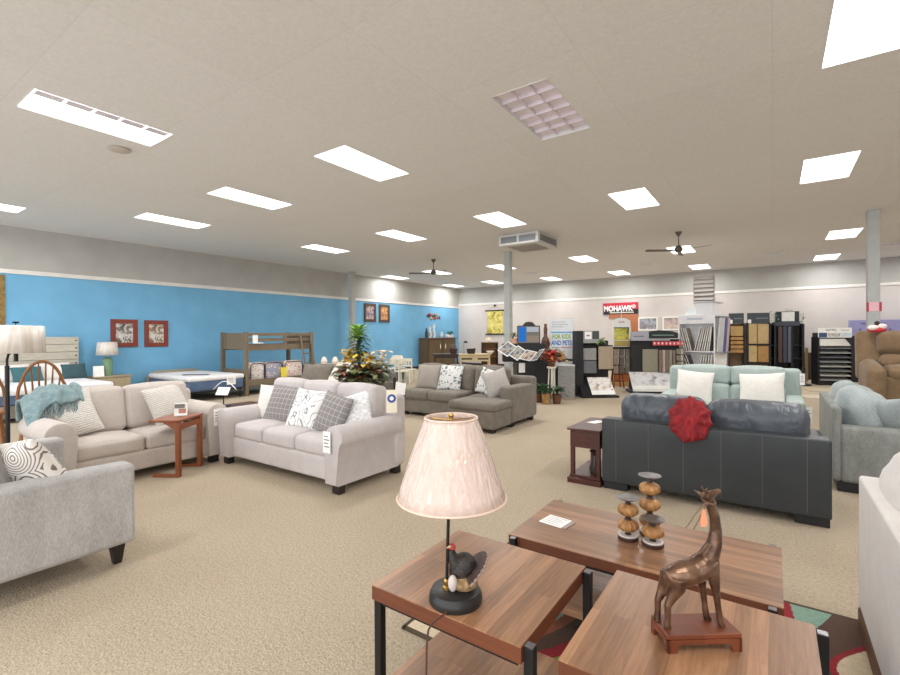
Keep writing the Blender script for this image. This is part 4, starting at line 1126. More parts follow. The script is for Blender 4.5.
# plant behind the pale sofa
def leaf(b, base, dirv, L, w_, droop=.4, n=5, up=Vector((0, 0, 1))):
    dirv = Vector(dirv).normalized(); side = dirv.cross(up)
    if side.length < .1: side = Vector((1, 0, 0))
    side.normalize(); rows = []
    for i in range(n+1):
        u = i/n; p = Vector(base)+dirv*L*u-up*droop*L*u*u
        ww = w_*math.sin(math.pi*min(1, .12+u*.88))*(1 if u < 1 else 0)+.001
        rows.append([p-side*ww, p+Vector((0, 0, .12*ww)), p+side*ww])
    b.grid(rows)
def foliage(name, m, parent, c, n, spread, L, w_, upb=.5, droop=.5):
    b = MB()
    for k in range(n):
        a = random.uniform(0, 2*math.pi); e = random.uniform(-.2, 1)*upb
        g = [max(-1.5, min(1.5, random.gauss(0, 1)))*q for q in spread]
        base = Vector(c)+Vector(g)
        leaf(b, base, (math.cos(a), math.sin(a), e+.2), L*random.uniform(.6, 1.2), w_*random.uniform(.7, 1.2), droop)
    o = b.build(name, m, parent)
    return o
G1 = plain('bright_leaf', (140, 182, 80), .5, 0, .2, 12); G2 = plain('dark_leaf', (52, 88, 52), .5, 0, .25, 12); G3 = plain('olive_leaf', (108, 112, 60), .55, 0, .2, 12)
RUST = plain('rust_leaf', (140, 74, 52), .6, 0, .25, 14); YEL = plain('yellow_bloom', (222, 186, 70), .6, 0, .15, 10); CRE = plain('cream_bloom', (226, 208, 176), .7, 0, .1, 10); GRYL = plain('grey_green_leaf', (126, 128, 106), .6, 0, .2, 14)
POT = plain('brown_pot', (104, 66, 48), .5)
d = 6.6
t = kit('planter', 'tall mixed floral planter with a green spiky top behind the pale sofa', 'plant', 362, d)
MB().lathe([(0, 0), (.14, 0), (.17, .4), (.2, .76), (.17, .78), (0, .76)], n=24).build('pot', POT, t)
MB().tube([(0, 0, .76), (-.06, 0, 1.2), (-.05, 0, 1.55)], [.025, .02, .012]).build('stem', G2, t)
b = MB()
for k in range(60):
    a = k*2.4; z = 1.16+.34*k/60; leaf(b, (-.04, 0, z), (math.cos(a), math.sin(a), .45), .25*(1.1-.3*k/60), .028, .5)
b.build('dark_frond', G2, t)
b = MB()
for k in range(44):
    a = k*2.4; z = 1.42+.16*k/44; leaf(b, (-.06, 0, z), (math.cos(a), math.sin(a), .35+.8*k/44), .26, .032, .35)
b.build('bright_frond', G1, t)
foliage('foliage', GRYL, t, (0, 0, .92), 260, (.20, .15, .07), .16, .036)
foliage('foliage', G3, t, (.02, 0, 1.02), 170, (.20, .14, .08), .16, .032)
foliage('foliage', RUST, t, (-.02, -.1, .98), 90, (.17, .08, .07), .13, .034)
foliage('foliage', G2, t, (0, 0, .95), 130, (.22, .14, .07), .16, .036)
foliage('foliage', YEL, t, (-.12, -.08, 1.2), 60, (.07, .06, .06), .12, .034, 1.2)
foliage('foliage', YEL, t, (.10, -.1, 1.16), 50, (.05, .05, .06), .11, .034, 1.2)
foliage('foliage', CRE, t, (.29, -.02, 1.12), 60, (.06, .08, .1), .12, .032, 1)

# console with white jars, left of the planter
d = 11.8
t = kit('console_table', 'light wood console table with white jars left of the planter', 'table', 336, d, 20)
box('top', BGW, t, -.5, .5, -.2, .2, .74, .78, .004); box('apron', BGW, t, -.46, .46, -.17, .17, .62, .74, .003)
for sx in (-1, 1):
    for sy in (-1, 1): box('leg', BGW, t, sx*.44-.025, sx*.44+.025, sy*.15-.025, sy*.15+.025, 0, .62, .003)
for k, (px, lb) in enumerate(((324, 'leftmost white jar on the light wood console'), (335, 'middle white jar on the light wood console'), (346, 'right white jar on the console beside the planter'))):
    x, y = fx(px, d)
    o = MB().lathe([(0, 0), (.06, 0), (.085, .07), (.05, .15), (.035, .18), (0, .18)], n=16).build('jar', plain('cream_jar', (238, 222, 208), .4), loc=(x, y, .78)); tag(o, lb, 'jar', 'jars on the console')

# white lamp, blue cabinet and white chairs right of the planter
d = 15
t = kit('cabinet', 'small blue-grey cabinet under the white lamp by the blue wall', 'cabinet', 393, d, 90)
box('case', plain('blue_grey_paint', (112, 136, 150), .6), t, -.3, .3, -.22, .22, .05, .42, .005); box('top', WHITEP, t, -.33, .33, -.25, .25, .42, .445, .004)
dr = box('door', plain('blue_grey_door', (100, 124, 140), .6), t, -.27, .27, -.235, -.22, .09, .39, .003); MB().ball((.2, -.245, .25), .014, 8, 6).build('knob', BLACK, dr)
t = kit('table_lamp', 'white lamp with a wide cream shade on the blue-grey cabinet', 'lamp', 397, 15.0, FACE, z=.445)
MB().lathe([(0, 0), (.1, 0), (.06, .03), (.05, .12), (.015, .15), (0, .15)], n=16).build('base', WHITEP, t)
b = MB(); b.grid([[(r*math.cos(2*math.pi*k/24), r*math.sin(2*math.pi*k/24), z) for k in range(24)] for r, z in ((.30, .13), (.16, .40))], close_v=True)
b.build('lamp_shade', plain('cream_shade', (236, 226, 208), .8), t).modifiers.new('wall', 'SOLIDIFY').thickness = .004
CW = plain('cream_chair_paint', (232, 226, 208), .5)
def wchair(label, px, d, rz):
    t = kit('dining_chair', label, 'chair', px, d, rz, 'cream painted chairs')
    box('seat', CW, t, -.21, .21, -.2, .2, .38, .41, .006)
    for sx in (-1, 1):
        box('leg', CW, t, sx*.18-.02, sx*.18+.02, -.19, -.15, 0, .38, .003)
        box('rear_post', CW, t, sx*.18-.02, sx*.18+.02, .15, .19, 0, .76, .003)
    box('back_rail', CW, t, -.2, .2, .155, .185, .66, .76, .004); box('lower_rail', CW, t, -.18, .18, .16, .18, .50, .55, .003)
    for k in range(3): box('splat', CW, t, -.1+.08*k, -.06+.08*k, .162, .178, .53, .68, .002)
    box('stretcher', CW, t, -.17, .17, -.18, -.16, .18, .22, .002)
wchair('cream painted chair facing left, nearer one by the blue wall', 402, 14.2, 150)
wchair('cream painted chair further right by the blue wall', 408, 14.9, 200)

# chest by the corner
CHW = wood('rustic_brown_wood', (106, 84, 62), (86, 66, 48), .6, 'z', .9, .2, 2)
t = thing('chest', 'rustic brown two-door chest against the blue wall near the corner', 'cabinet', (-12.62, 17.15, 0), 90)
box('carcass', CHW, t, -1.08, 1.08, -.24, .25, .06, 1.32, .006); box('top', CHW, t, -1.13, 1.13, -.28, .26, 1.32, 1.37, .005); box('plinth', CHW, t, -1.05, 1.05, -.2, .22, 0, .06, .003)
for k in (-1, 1):
    dr = box('door', wood('rustic_door_wood', (122, 98, 60), (96, 80, 52), .6, 'z', .9, .2, 2), t, min(k*.03, k*1.02), max(k*.03, k*1.02), -.262, -.24, .14, 1.27, .004)
    MB().ball((k*.2, -.28, .98), (.03, .02, .12), 10, 8).build('handle', plain('pale_handle', (232, 220, 190), .4), dr)
def vase(label, x, y, z, prof, m, cat='vase', name='vase', group=None):
    o = MB().lathe(prof, n=16).build(name, m, loc=(x, y, z)); return tag(o, label, cat, group)
vase('tall white and black bottle vase at the left on the brown chest', -12.55, 16.45, 1.37, [(0, 0), (.07, 0), (.08, .2), (.05, .34), (.06, .5), (.04, .52), (0, .52)], plain('white_black_glaze', (216, 216, 214), .4, 0, .35, 8))
vase('second slim white bottle vase on the brown chest', -12.55, 16.75, 1.37, [(0, 0), (.06, 0), (.075, .18), (.04, .4), (.055, .62), (0, .62)], plain('white_glaze', (230, 230, 228), .35, 0, .2, 7))
vase('small dark bottle vase left of the white ones on the chest', -12.55, 16.2, 1.37, [(0, 0), (.07, 0), (.07, .25), (.04, .33), (.045, .42), (0, .42)], plain('black_glaze', (50, 52, 54), .3))
vase('squat pale jug in the middle of the brown chest top', -12.55, 17.3, 1.37, [(0, 0), (.1, 0), (.13, .1), (.07, .2), (.04, .3), (0, .3)], plain('pale_blue_glaze', (176, 190, 196), .35, 0, .25, 9))
t = thing('potted_plant', 'leafy green plant in a tilted white trough at the right of the chest', 'plant', (-12.55, 17.95, 1.37))
MB().bx(-.1, .1, -.22, .22, 0, .14, .02).build('pot', WHITEP, t); foliage('foliage', G2, t, (0, .05, .22), 70, (.06, .12, .05), .16, .03, 1)
t = thing('wall_art', 'cluster of dark and red metal fish shapes on the blue wall above the chest', 'wall art', (WX+.02, 17.27, 2.37), 90)
cols = [plain('art_black', (44, 46, 52), .5), plain('art_red', (176, 60, 48), .5), plain('art_tan', (190, 158, 110), .5), plain('art_grey', (120, 132, 136), .5)]
for k in range(9):
    xx, zz = -.38+.1*k, .1*math.sin(k*2.3)
    b = MB().ball((xx, 0, zz), (.10, .018, .06), 12, 6, (0, R(30*math.sin(k)), 0)).prism([(xx-.08, zz), (xx-.16, zz+.06), (xx-.16, zz-.06)], 'y', -.008, .008)
    b.build('metal_fish', cols[k % 4], t)

# tables in the far corner
t = kit('dining_table', 'dark brown table with a potted plant in front of the chest', 'table', 446, 18.3, FACE)
DB = wood('dark_table_wood', (74, 56, 46), (60, 44, 36), .5, 'x', .6, .2, 2)
box('top', DB, t, -.52, .52, -.4, .4, .70, .76, .004); box('apron', DB, t, -.46, .46, -.34, .34, .6, .7, .003)
for sx in (-1, 1):
    for sy in (-1, 1): box('leg', DB, t, sx*.44-.03, sx*.44+.03, sy*.33-.03, sy*.33+.03, 0, .6, .003)
t = kit('potted_plant', 'reddish plant in a dark pot on the dark brown corner table', 'plant', 453.5, 18.1, FACE, z=.76)
MB().lathe([(0, 0), (.12, 0), (.17, .2), (.15, .21), (0, .19)], n=16).build('pot', plain('plum_pot', (70, 50, 54), .5), t); foliage('foliage', plain('mauve_leaf', (116, 96, 84), .6, 0, .25), t, (0, 0, .27), 60, (.08, .08, .05), .14, .02, 1)
CT = wood('cream_table_wood', (222, 206, 166), (208, 190, 150), .5, 'x', .5, .2, 2)
t = kit('desk', 'cream wooden desk with two dark strips as painted drawer shade behind the taupe sectional', 'desk', 474.5, 17.4, FACE)
box('top', CT, t, -.60, .60, -.32, .32, .75, .79, .004); box('apron', CT, t, -.56, .56, -.28, .28, .52, .75, .003)
for sx in (-1, 1):
    box('drawer_shade_strip', plain('painted_drawer_shade', (70, 58, 44), .7), t, min(sx*.1, sx*.5), max(sx*.1, sx*.5), -.285, -.279, .58, .64, 0)  # dark strip on the apron, drawer opening shade put into its colour
    for sy in (-1, 1): box('leg', CT, t, sx*.53-.03, sx*.53+.03, sy*.26-.03, sy*.26+.03, 0, .52, .003)
t = kit('desk_lamp', 'thin desk lamp with a dark dome shade on the cream desk', 'lamp', 463.5, 17.5, FACE, z=.79)
MB().lathe([(0, 0), (.08, 0), (.08, .012), (0, .015)], n=16).build('base', GREYM, t); MB().tube([(0, 0, .01), (0, 0, .38), (.03, 0, .45), (.08, 0, .47)], .01).build('stem', GREYM, t)
MB().lathe([(.085, 0), (.07, .05), (.02, .09), (0, .09)], (.08, 0, .40), 16).build('lamp_shade', BLACKP, t)
t = kit('basket', 'dark open-topped basket on the cream desk', 'basket', 471, 17.35, FACE, z=.79)
MB().grid([[(-.13, -.1, 0), (.13, -.1, 0), (.13, .1, 0), (-.13, .1, 0)], [(-.17, -.12, .18), (.17, -.12, .2), (.17, .12, .2), (-.17, .12, .18)]], close_v=True).build('woven_body', plain('dark_wicker', (52, 40, 34), .8), t, smooth=False).modifiers.new('t', 'SOLIDIFY').thickness = .01
MB().bx(-.12, .12, -.09, .09, 0, .008).build('bottom', plain('dark_wicker_base', (46, 36, 30), .8), t)
BKW = wood('honey_bookcase_wood', (150, 108, 66), (132, 92, 54), .5, 'x', .6, .2, 2)
t = kit('bookcase', 'open honey wood shelf unit with a dark back behind the cream desk', 'shelf', 489.5, 18.4, FACE)
for sx in (-1, 1): box('side', BLACKP, t, sx*.3-.02, sx*.3+.02, -.2, .2, 0, 1.2, .003)
for z in (.3, .62, .92, 1.17): box('shelf', BKW, t, -.28, .28, -.2, .2, z, z+.03, .002)
box('back', BKW, t, -.28, .28, .17, .2, .3, 1.2, 0)
t = kit('table_lamp', 'small cream lamp on top of the honey wood shelf unit', 'lamp', 488.5, 18.4, FACE, z=1.2)
MB().lathe([(0, 0), (.05, 0), (.03, .06), (.01, .08), (0, .08)], n=12).build('base', WHITEP, t); MB().lathe([(.13, .07), (.07, .2)], n=16).build('lamp_shade', plain('warm_shade', (240, 222, 190), .8), t)
vase('white shell-like bowl on the cream desk end', *fx(490, 17.2), .79, [(0, 0), (.06, 0), (.14, .08), (.15, .11), (.12, .1), (0, .03)], plain('shell_white', (238, 232, 224), .4), 'bowl', 'bowl')

# wall scroll
t = thing('wall_scroll', 'gold landscape wall scroll hanging left of the middle column', 'wall art', (-10.85, WY-.02, 2.085))
box('scroll_cloth', art('gold_landscape', [(84, 78, 40), (196, 180, 84), (226, 214, 130), (150, 132, 60)], 3.2), t, -.42, .42, -.02, -.008, -.55, .55, 0)
for z in (-.56, .56): MB().cyl((-.52, -.02, z), (.52, -.02, z), .03, n=10).build('rod', BLACK, t)
MB().tube([(-.45, -.02, .58), (0, -.02, .78), (.45, -.02, .58)], .008, 6).build('hanging_cord', plain('cord_tan', (190, 170, 140), .8), t)
MB().ball((0, -.02, .80), .05, 10, 8).build('hook_knob', BLACK, t)

# ------------------------------------------------------------------ flooring displays
SW = [plain('swatch_%s' % n_, c, .95, 0, .1, 40, bmp=.3, bscale=160) for n_, c in (('grey', (148, 148, 146)), ('tan', (168, 152, 132)), ('taupe', (128, 116, 106)), ('cream', (196, 186, 170)), ('slate', (110, 114, 120)), ('rose', (186, 166, 158)), ('olive', (150, 146, 128)))]
# kiosk
d = 11.0
t = kit('sample_kiosk', 'black flooring kiosk with angled sample boards and a monitor', 'display', 527, d, FACE)
box('cabinet', BLACKP, t, -.28, .50, -.28, .4, .04, .84, .01)
box('back_ledge', BLACKP, t, -.55, .50, .2, .4, .84, 1.28, .01)
box('foot_board', BLACKP, t, -.32, .54, -.32, .42, 0, .05, .01)
BW = plain('board_white', (228, 226, 224), .5)
def sboard(corners, cols, n1, n2):
    """corner order: left, bottom, right, top; a slanted board with a grid of chips"""
    inv = (Matrix.Translation(t.location) @ Matrix.Rotation(R(FACE), 4, 'Z')).inverted()
    A, B, C, D = [inv @ at(*c) for c in corners]
    D = A+C-B
    nrm = (B-A).cross(D-A).normalized()
    if nrm.y > 0: nrm = -nrm
    pt = lambda u, v_, h: (A*(1-u)*(1-v_)+B*u*(1-v_)+C*u*v_+D*(1-u)*v_)+nrm*h
    def slab(u0, u1, v0, v1, h0, h1):
        return MB().grid([[pt(u0, v0, h0), pt(u1, v0, h0), pt(u1, v1, h0), pt(u0, v1, h0)], [pt(u0, v0, h1), pt(u1, v0, h1), pt(u1, v1, h1), pt(u0, v1, h1)]], close_v=True, cap=True)
    g = slab(0, 1, 0, 1, -.02, 0).build('sample_board', BW, t, smooth=False)
    for i in range(n1):
        for j in range(n2):
            slab(.06+.88*i/n1, .06+.88*(i+.92)/n1, .06+.88*j/n2, .06+.88*(j+.92)/n2, 0, .006).build('sample_chip', SW[cols[(i*2+j) % len(cols)]], g, smooth=False)
sboard([(497.5, 350, 10.75), (507.5, 356.5, 10.6), (518, 347.5, 10.75), (506.5, 342.5, 10.95)], (0, 4, 2), 3, 3)
sboard([(508.5, 354.5, 10.6), (517.5, 360.5, 10.5), (527, 351, 10.7), (518.5, 346, 10.85)], (4, 0, 6), 3, 3)
sboard([(519, 358.5, 10.5), (530.5, 361, 10.5), (537.5, 352, 10.7), (528.5, 349.5, 10.85)], (1, 5, 2), 3, 3)
sboard([(531.5, 361, 10.5), (537, 359.5, 10.55), (545, 348.5, 10.8), (539, 350, 10.85)], (4, 0, 4), 2, 4)
MB().bx(-.07, .07, -.30, -.282, .62, .84).build('notice', PAPER, t, smooth=False, loc=(-.17, 0, 0))
sc = MB().bx(-.275, .275, -.02, .03, -.225, .225, .01).build('monitor', BLACKP, t, smooth=False, loc=(.08, .24, 1.49), rot=(R(-4), 0, 0))
box('screen', emis('screen_photo', (150, 142, 134), .8), sc, -.255, .255, -.024, -.019, -.195, .205, 0)
box('screen_panel', emis('screen_blue', (52, 134, 228), .9), sc, -.235, -.07, -.028, -.024, -.17, .19, 0)
box('screen_panel', emis('screen_pale', (214, 220, 228), .8), sc, -.05, .24, -.028, -.024, .07, .19, 0)
box('screen_floor', emis('screen_tan', (176, 158, 140), .8), sc, -.05, .24, -.028, -.024, -.17, -.02, 0)
box('monitor_neck', BLACKP, t, .03, .13, .26, .31, 1.2, 1.5, .003)
t = kit('potted_plant', 'small green plant in a pinkish pot on the kiosk back ledge', 'plant', 513.8, 11.28, FACE, z=1.28)
MB().lathe([(0, 0), (.07, 0), (.09, .12), (.075, .13), (0, .11)], n=16).build('pot', plain('pink_clay', (206, 160, 138), .6), t); foliage('foliage', G3, t, (0, 0, .19), 36, (.03, .03, .03), .12, .018, 2)
t = kit('floor_lamp', 'dark dome-topped floor lamp standing behind the kiosk monitor', 'floor lamp', 529, 11.9, FACE)
MB().cyl((0, 0, 0), (0, 0, 1.5), .015).build('pole', BLACK, t); MB().lathe([(0, 0), (.13, 0), (.13, .02), (0, .03)], n=16).build('base', BLACK, t)
MB().lathe([(.17, 0), (.16, .08), (.1, .15), (.0, .17)], (0, 0, 1.66), 20).build('lamp_shade', plain('dark_shade', (46, 42, 44), .6), t)
MB().cyl((0, 0, 1.5), (0, 0, 1.80), .01).build('rod', BLACK, t)
t = kit('pedestal', 'slim black pedestal carrying a brown vase right of the kiosk', 'pedestal', 545.5, 11.6, FACE)
box('column', BLACKP, t, -.10, .10, -.1, .1, 0, 1.14, .006)
vase('tall brown long-necked vase on the slim black pedestal', *fx(545.5, 11.6), 1.14, [(0, 0), (.08, 0), (.115, .12), (.09, .24), (.04, .32), (.045, .44), (.05, .5), (.03, .56), (.04, .62), (0, .62)], plain('brown_mottled_glaze', (96, 58, 42), .35, 0, .3, 10))

# banner
d = 11.9
t = kit('roll_up_banner', 'white upright banner reading for kids and pets in green and blue', 'banner', 561.5, d, FACE)
MB().bx(-.30, .30, -.006, .006, .06, 1.90).build('banner_sheet', plain('banner_white', (240, 243, 248), .6), t, smooth=False)
box('stand_base', GREYM, t, -.31, .31, -.1, .1, 0, .06, .01)
box('blue_rule', plain('banner_light_blue', (110, 180, 226), .6), t, -.27, .27, -.009, -.006, 1.53, 1.565, 0)
text('lettering_kids', 'FOR KIDS', .155, plain('banner_green', (150, 190, 70), .6), t, (0, -.008, 1.435), sx=.72, bold=.004)
text('lettering_pets', 'AND PETS', .165, plain('banner_blue', (44, 126, 214), .6), t, (0, -.008, 1.275), sx=.70, bold=.004)
box('small_print', plain('banner_red_print', (206, 120, 120), .6), t, -.02, .24, -.008, -.006, 1.15, 1.17, 0)
box('small_print', INK, t, -.24, -.05, -.008, -.006, 1.15, 1.165, 0)
for z, w_ in ((1.80, .36), (1.74, .42), (1.68, .30)): box('faint_print', plain('banner_faint', (198, 206, 212), .6), t, -.25, -.25+w_, -.008, -.006, z, z+.025, 0)
MB().prism([(-.22, .82), (-.22, .90), (-.05, 1.02), (.06, .98), (.2, .84)], 'y', -.009, -.006).build('peach_photo', plain('banner_peach', (226, 180, 168), .6), t, smooth=False)
MB().prism([(-.1, .78), (.28, .82), (.28, .86), (.1, .88), (-.1, .84)], 'y', -.012, -.009).build('dark_photo', plain('banner_dark_photo', (58, 62, 74), .6), t, smooth=False)

# grey carpet board
t = kit('carpet_sample_stand', 'grey carpet sample board standing in front of the white banner', 'carpet sample', 566, 10.7, 32)
box('sample', SW[0], t, -.19, .19, -.04, 0, .03, .77, .006); box('top_trim', BW, t, -.19, .19, -.045, .02, .77, .80, .003); box('backing', BLACKP, t, -.22, .17, 0, .16, 0, .75, .006); box('base', plain('sample_tan_base', (168, 156, 136), .8), t, -.2, .2, -.06, .0, 0, .03, .003)
# flower stand
t = kit('flower_arrangement', 'red and rust flower arrangement on a pale leggy stand by the kiosk', 'flowers', 551.5, 10.35, FACE)
MB().lathe([(0, .74), (.1, .74), (.11, .78), (0, .78)], n=16).build('stand_top', CW, t)
for k in range(3):
    a = 2.1*k+.4; MB().tube([(.06*math.cos(a), .06*math.sin(a), .74), (.1*math.cos(a), .1*math.sin(a), 0)], .016, 6).build('stand_leg', CW, t)
MB().lathe([(0, .78), (.06, .78), (.09, .88), (.05, .92), (0, .92)], n=16).build('pot', POT, t)
foliage('foliage', RUST, t, (0, 0, 1.02), 150, (.12, .09, .08), .14, .04, 1); foliage('foliage', plain('gold_leaf', (168, 132, 62), .6, 0, .2), t, (.08, 0, 1.0), 60, (.12, .08, .07), .14, .034, 1)
for k in range(7): MB().ball((random.uniform(-.12, .08), random.uniform(-.12, -.04), random.uniform(.94, 1.12)), .042, 8, 6).build('red_bloom', plain('red_bloom', (178, 44, 40), .6), t)
for k, (px, d_, lb, hh) in enumerate(((538.5, 10.2, 'green leafy floor plant at the foot of the kiosk', .2), (546, 9.95, 'green plant in a tan wrapped pot, front one below the flowers', .22), (556.5, 10.0, 'green plant in a brown wrapped pot beside the grey sample board', .2))):
    t = kit('potted_plant', lb, 'plant', px, d_, FACE, 'plants at the foot of the kiosk')
    MB().lathe([(0, 0), (.08, 0), (.11, hh), (.09, hh+.01), (0, hh-.01)], n=16, lobes=5, amp=.08).build('pot', plain('wrap_tan', (168, 130, 84), .6, 0, .2, 20) if k == 1 else POT, t)
    foliage('foliage', G2, t, (0, 0, hh+.1), 46, (.07, .07, .05), .17, .032, 1)

# first carpet rack
t = kit('carpet_rack', 'black carpet rack with grey swatches and a slanted brochure panel', 'display', 593, 11.3, 38)
box('side_panel', BLACKP, t, -.46, -.28, -.12, .16, 0, 1.58, .006); box('back_panel', BLACKP, t, -.28, .42, .1, .16, .05, 1.34, .004)
MB().prism([(-.42, 0), (-.42, .05), (.15, .5), (.15, 0)], 'x', -.40, .16).build('plinth', BLACKP, t, smooth=False)
MB().bx(-.43, .46, -.46, .2, 0, .05, .008).build('base', BLACKP, t, smooth=False)
hd = box('header', plain('header_grey', (152, 156, 156), .6), t, -.28, .12, -.1, .1, 1.28, 1.58, .006)
box('header_square', PAPER, hd, -.24, -.07, -.104, -.1, 1.38, 1.56, 0); box('header_square', plain('header_dark', (70, 76, 74), .6), hd, -.05, .11, -.104, -.1, 1.38, 1.57, 0); box('header_print', INK, hd, -.2, -.12, -.106, -.104, 1.45, 1.48, 0)
box('swatch', SW[0], t, -.26, .06, -.06, -.02, .87, 1.16, .004); box('swatch', SW[4], t, -.25, .06, -.06, -.02, .55, .85, .004)
box('rail', BLACK, t, -.28, .46, -.06, .1, 1.19, 1.23, .003)
sw = box('large_swatch', SW[1], t, .11, .42, -.1, -.04, .65, 1.2, .006); box('swatch_edge', SW[5], sw, .425, .46, -.09, .02, .66, 1.2, .004)
br = MB().bx(-.22, .34, -.012, .0, 0, .52).build('brochure_panel', art('brochure_room_photo', [(120, 88, 76), (226, 216, 206), (240, 238, 236), (168, 132, 116)], 5), t, smooth=False, loc=(.04, -.42, .07), rot=(R(-44), 0, 0))
box('brochure_margin', PAPER, br, -.22, .34, -.015, -.012, 0, .12, 0)
t = kit('potted_plant', 'green leafy plant sitting on top of the first black carpet rack', 'plant', 599, 11.3, FACE, z=1.235)
MB().lathe([(0, 0), (.07, 0), (.08, .06), (0, .06)], n=14).build('pot', BLACKP, t); foliage('foliage', G1, t, (0, 0, .1), 60, (.08, .06, .03), .15, .025, 1)

# stool near the racks
t = kit('bar_stool', 'reddish wooden stool standing between the two carpet racks', 'stool', 617, 12.9, FACE)
RSW = wood('reddish_stool_wood', (142, 74, 42), (120, 58, 34), .4, 'z', .6, .3, 2)
MB().lathe([(0, .64), (.17, .64), (.18, .67), (.16, .69), (0, .68)], n=20).build('seat', RSW, t)
for k in range(4):
    a = R(45+90*k); MB().cyl((.11*math.cos(a), .11*math.sin(a), .64), (.2*math.cos(a), .2*math.sin(a), 0), .02, n=8).build('leg', RSW, t)
for k in range(4):
    a, a2 = R(45+90*k), R(135+90*k)
    for z, r in ((.2, .172), (.38, .147)): MB().cyl((r*math.cos(a), r*math.sin(a), z), (r*math.cos(a2), r*math.sin(a2), z), .011, n=6).build('stretcher', RSW, t)
t = kit('storage_box', 'orange and tan floor sample box behind the reddish stool', 'box', 622, 13.4, FACE)
box('carton', plain('orange_carton', (196, 120, 70), .7), t, -.25, .25, -.15, .15, .12, .42, .004); box('tray', plain('tan_carton', (206, 168, 110), .7), t, -.28, .28, -.18, .18, 0, .12, .004)

# wire grid stand with arched poster
d = 12.5
t = kit('wire_swatch_stand', 'black wire grid stand with taupe carpet squares and an arched poster', 'display', 621.5, d, FACE)
b = MB()
for k in range(4): b.cyl((-.24+.16*k, -.03, .42), (-.24+.16*k, -.03, 1.12), .009, n=6)
for k in range(4): b.cyl((-.24, -.03, .42+.233*k), (.24, -.03, .42+.233*k), .009, n=6)
b.build('wire_grid', BLACK, t)
for k in (-1, 1): MB().tube([(k*.22, .06, .0), (k*.24, 0, .45), (k*.24, 0, 1.18)], .014, 6).build('leg', BLACK, t)
for i in range(3):
    for j in range(3): box('swatch', SW[(1, 2, 6)[i]], t, -.228+.16*i, -.092+.16*i, -.02, 0, .435+.233*j, .64+.233*j, .003)
box('top_rail', BLACK, t, -.25, .25, -.04, .02, 1.1, 1.15, .003)
arc = [(-.23, 1.15), (.23, 1.15), (.23, 1.86), (.12, 1.92), (0, 1.94), (-.12, 1.92), (-.23, 1.86)]
po = MB().prism(arc, 'y', -.01, .01).build('poster', PAPER, t, smooth=False)
box('poster_photo', art('yellow_room_photo', [(70, 84, 40), (196, 190, 76), (216, 210, 110), (110, 116, 60)], 4), po, -.2, .2, -.014, -.01, 1.34, 1.66, 0)
box('poster_sofa', plain('yellow_sofa_photo', (232, 220, 90), .6), po, -.13, .10, -.017, -.014, 1.37, 1.42, 0)
box('poster_footer', plain('poster_tan_footer', (196, 172, 96), .6), po, -.2, .2, -.014, -.01, 1.17, 1.32, 0)
box('poster_band', plain('poster_dark_band', (66, 72, 64), .6), po, -.21, .21, -.016, -.01, 1.65, 1.68, 0)
text('poster_lettering', 'AAA', .09, plain('poster_red', (180, 70, 76), .6), po, (0, -.012, 1.82), sx=.9)
MB().cyl((0, 0, 1.94), (0, 0, 2.2), .006, n=6).build('hanging_wire', WHITEP, po)

# red banner on the back wall
t = thing('brand_sign', 'red and black sign with white capital lettering on the back wall', 'sign', (-5.06, WY-.004, 2.54), 0)
box('sign_board', plain('sign_red', (196, 44, 66), .5), t, -.68, .68, -.05, 0, -.05, .22, .004)
box('sign_lower', plain('sign_black', (28, 24, 28), .5), t, -.68, .68, -.05, 0, -.24, -.05, .004)
text('lettering', 'MOHAWK', .30, PAPER, t, (-.09, -.053, -.02), sx=.80, bold=.012, ext=.003)
MB().lathe([(0, 0), (.08, .0), (.08, .004), (0, .004)], n=20).build('emblem', plain('sign_pink', (238, 190, 196), .5), t, loc=(.52, -.052, .06), rot=(R(90), 0, 0))
box('sub_lettering_strip', plain('sign_strip', (206, 200, 190), .6), t, -.42, .52, -.054, -.05, -.20, -.15, 0)
t = thing('arched_panel', 'orange-brown arched wood panel hung beneath the red sign', 'panel', (-4.96, WY-.004, 1.965), 0)
MB().prism([(-.55, .33), (.58, .33), (.58, -.42), (.33, -.42), (.30, .05), (.15, .18), (-.15, .2), (-.55, .16)], 'y', -.04, 0).build('panel_board', wood('orange_panel_wood', (186, 118, 78), (170, 102, 64), .5, 'z', .5, .3, 2), t, smooth=False)
WF = plain('white_frame', (238, 236, 230), .5)
picture('white framed grey room photo on the back wall, left of the pair', 0, 1.89, .72, .52, WF, art('grey_room_photo_a', [(60, 64, 76), (176, 180, 190), (120, 118, 124), (206, 196, 190)], 4), None, fw=.05, wall='back', x=-4.02, name='wall_poster', group='white framed photos on the back wall')
picture('white framed dusky room photo on the back wall, right of the pair', 0, 1.89, .72, .52, WF, art('dusky_room_photo_b', [(70, 62, 76), (170, 150, 154), (206, 190, 176), (120, 108, 116)], 4), None, fw=.05, wall='back', x=-3.13, name='wall_poster', group='white framed photos on the back wall')

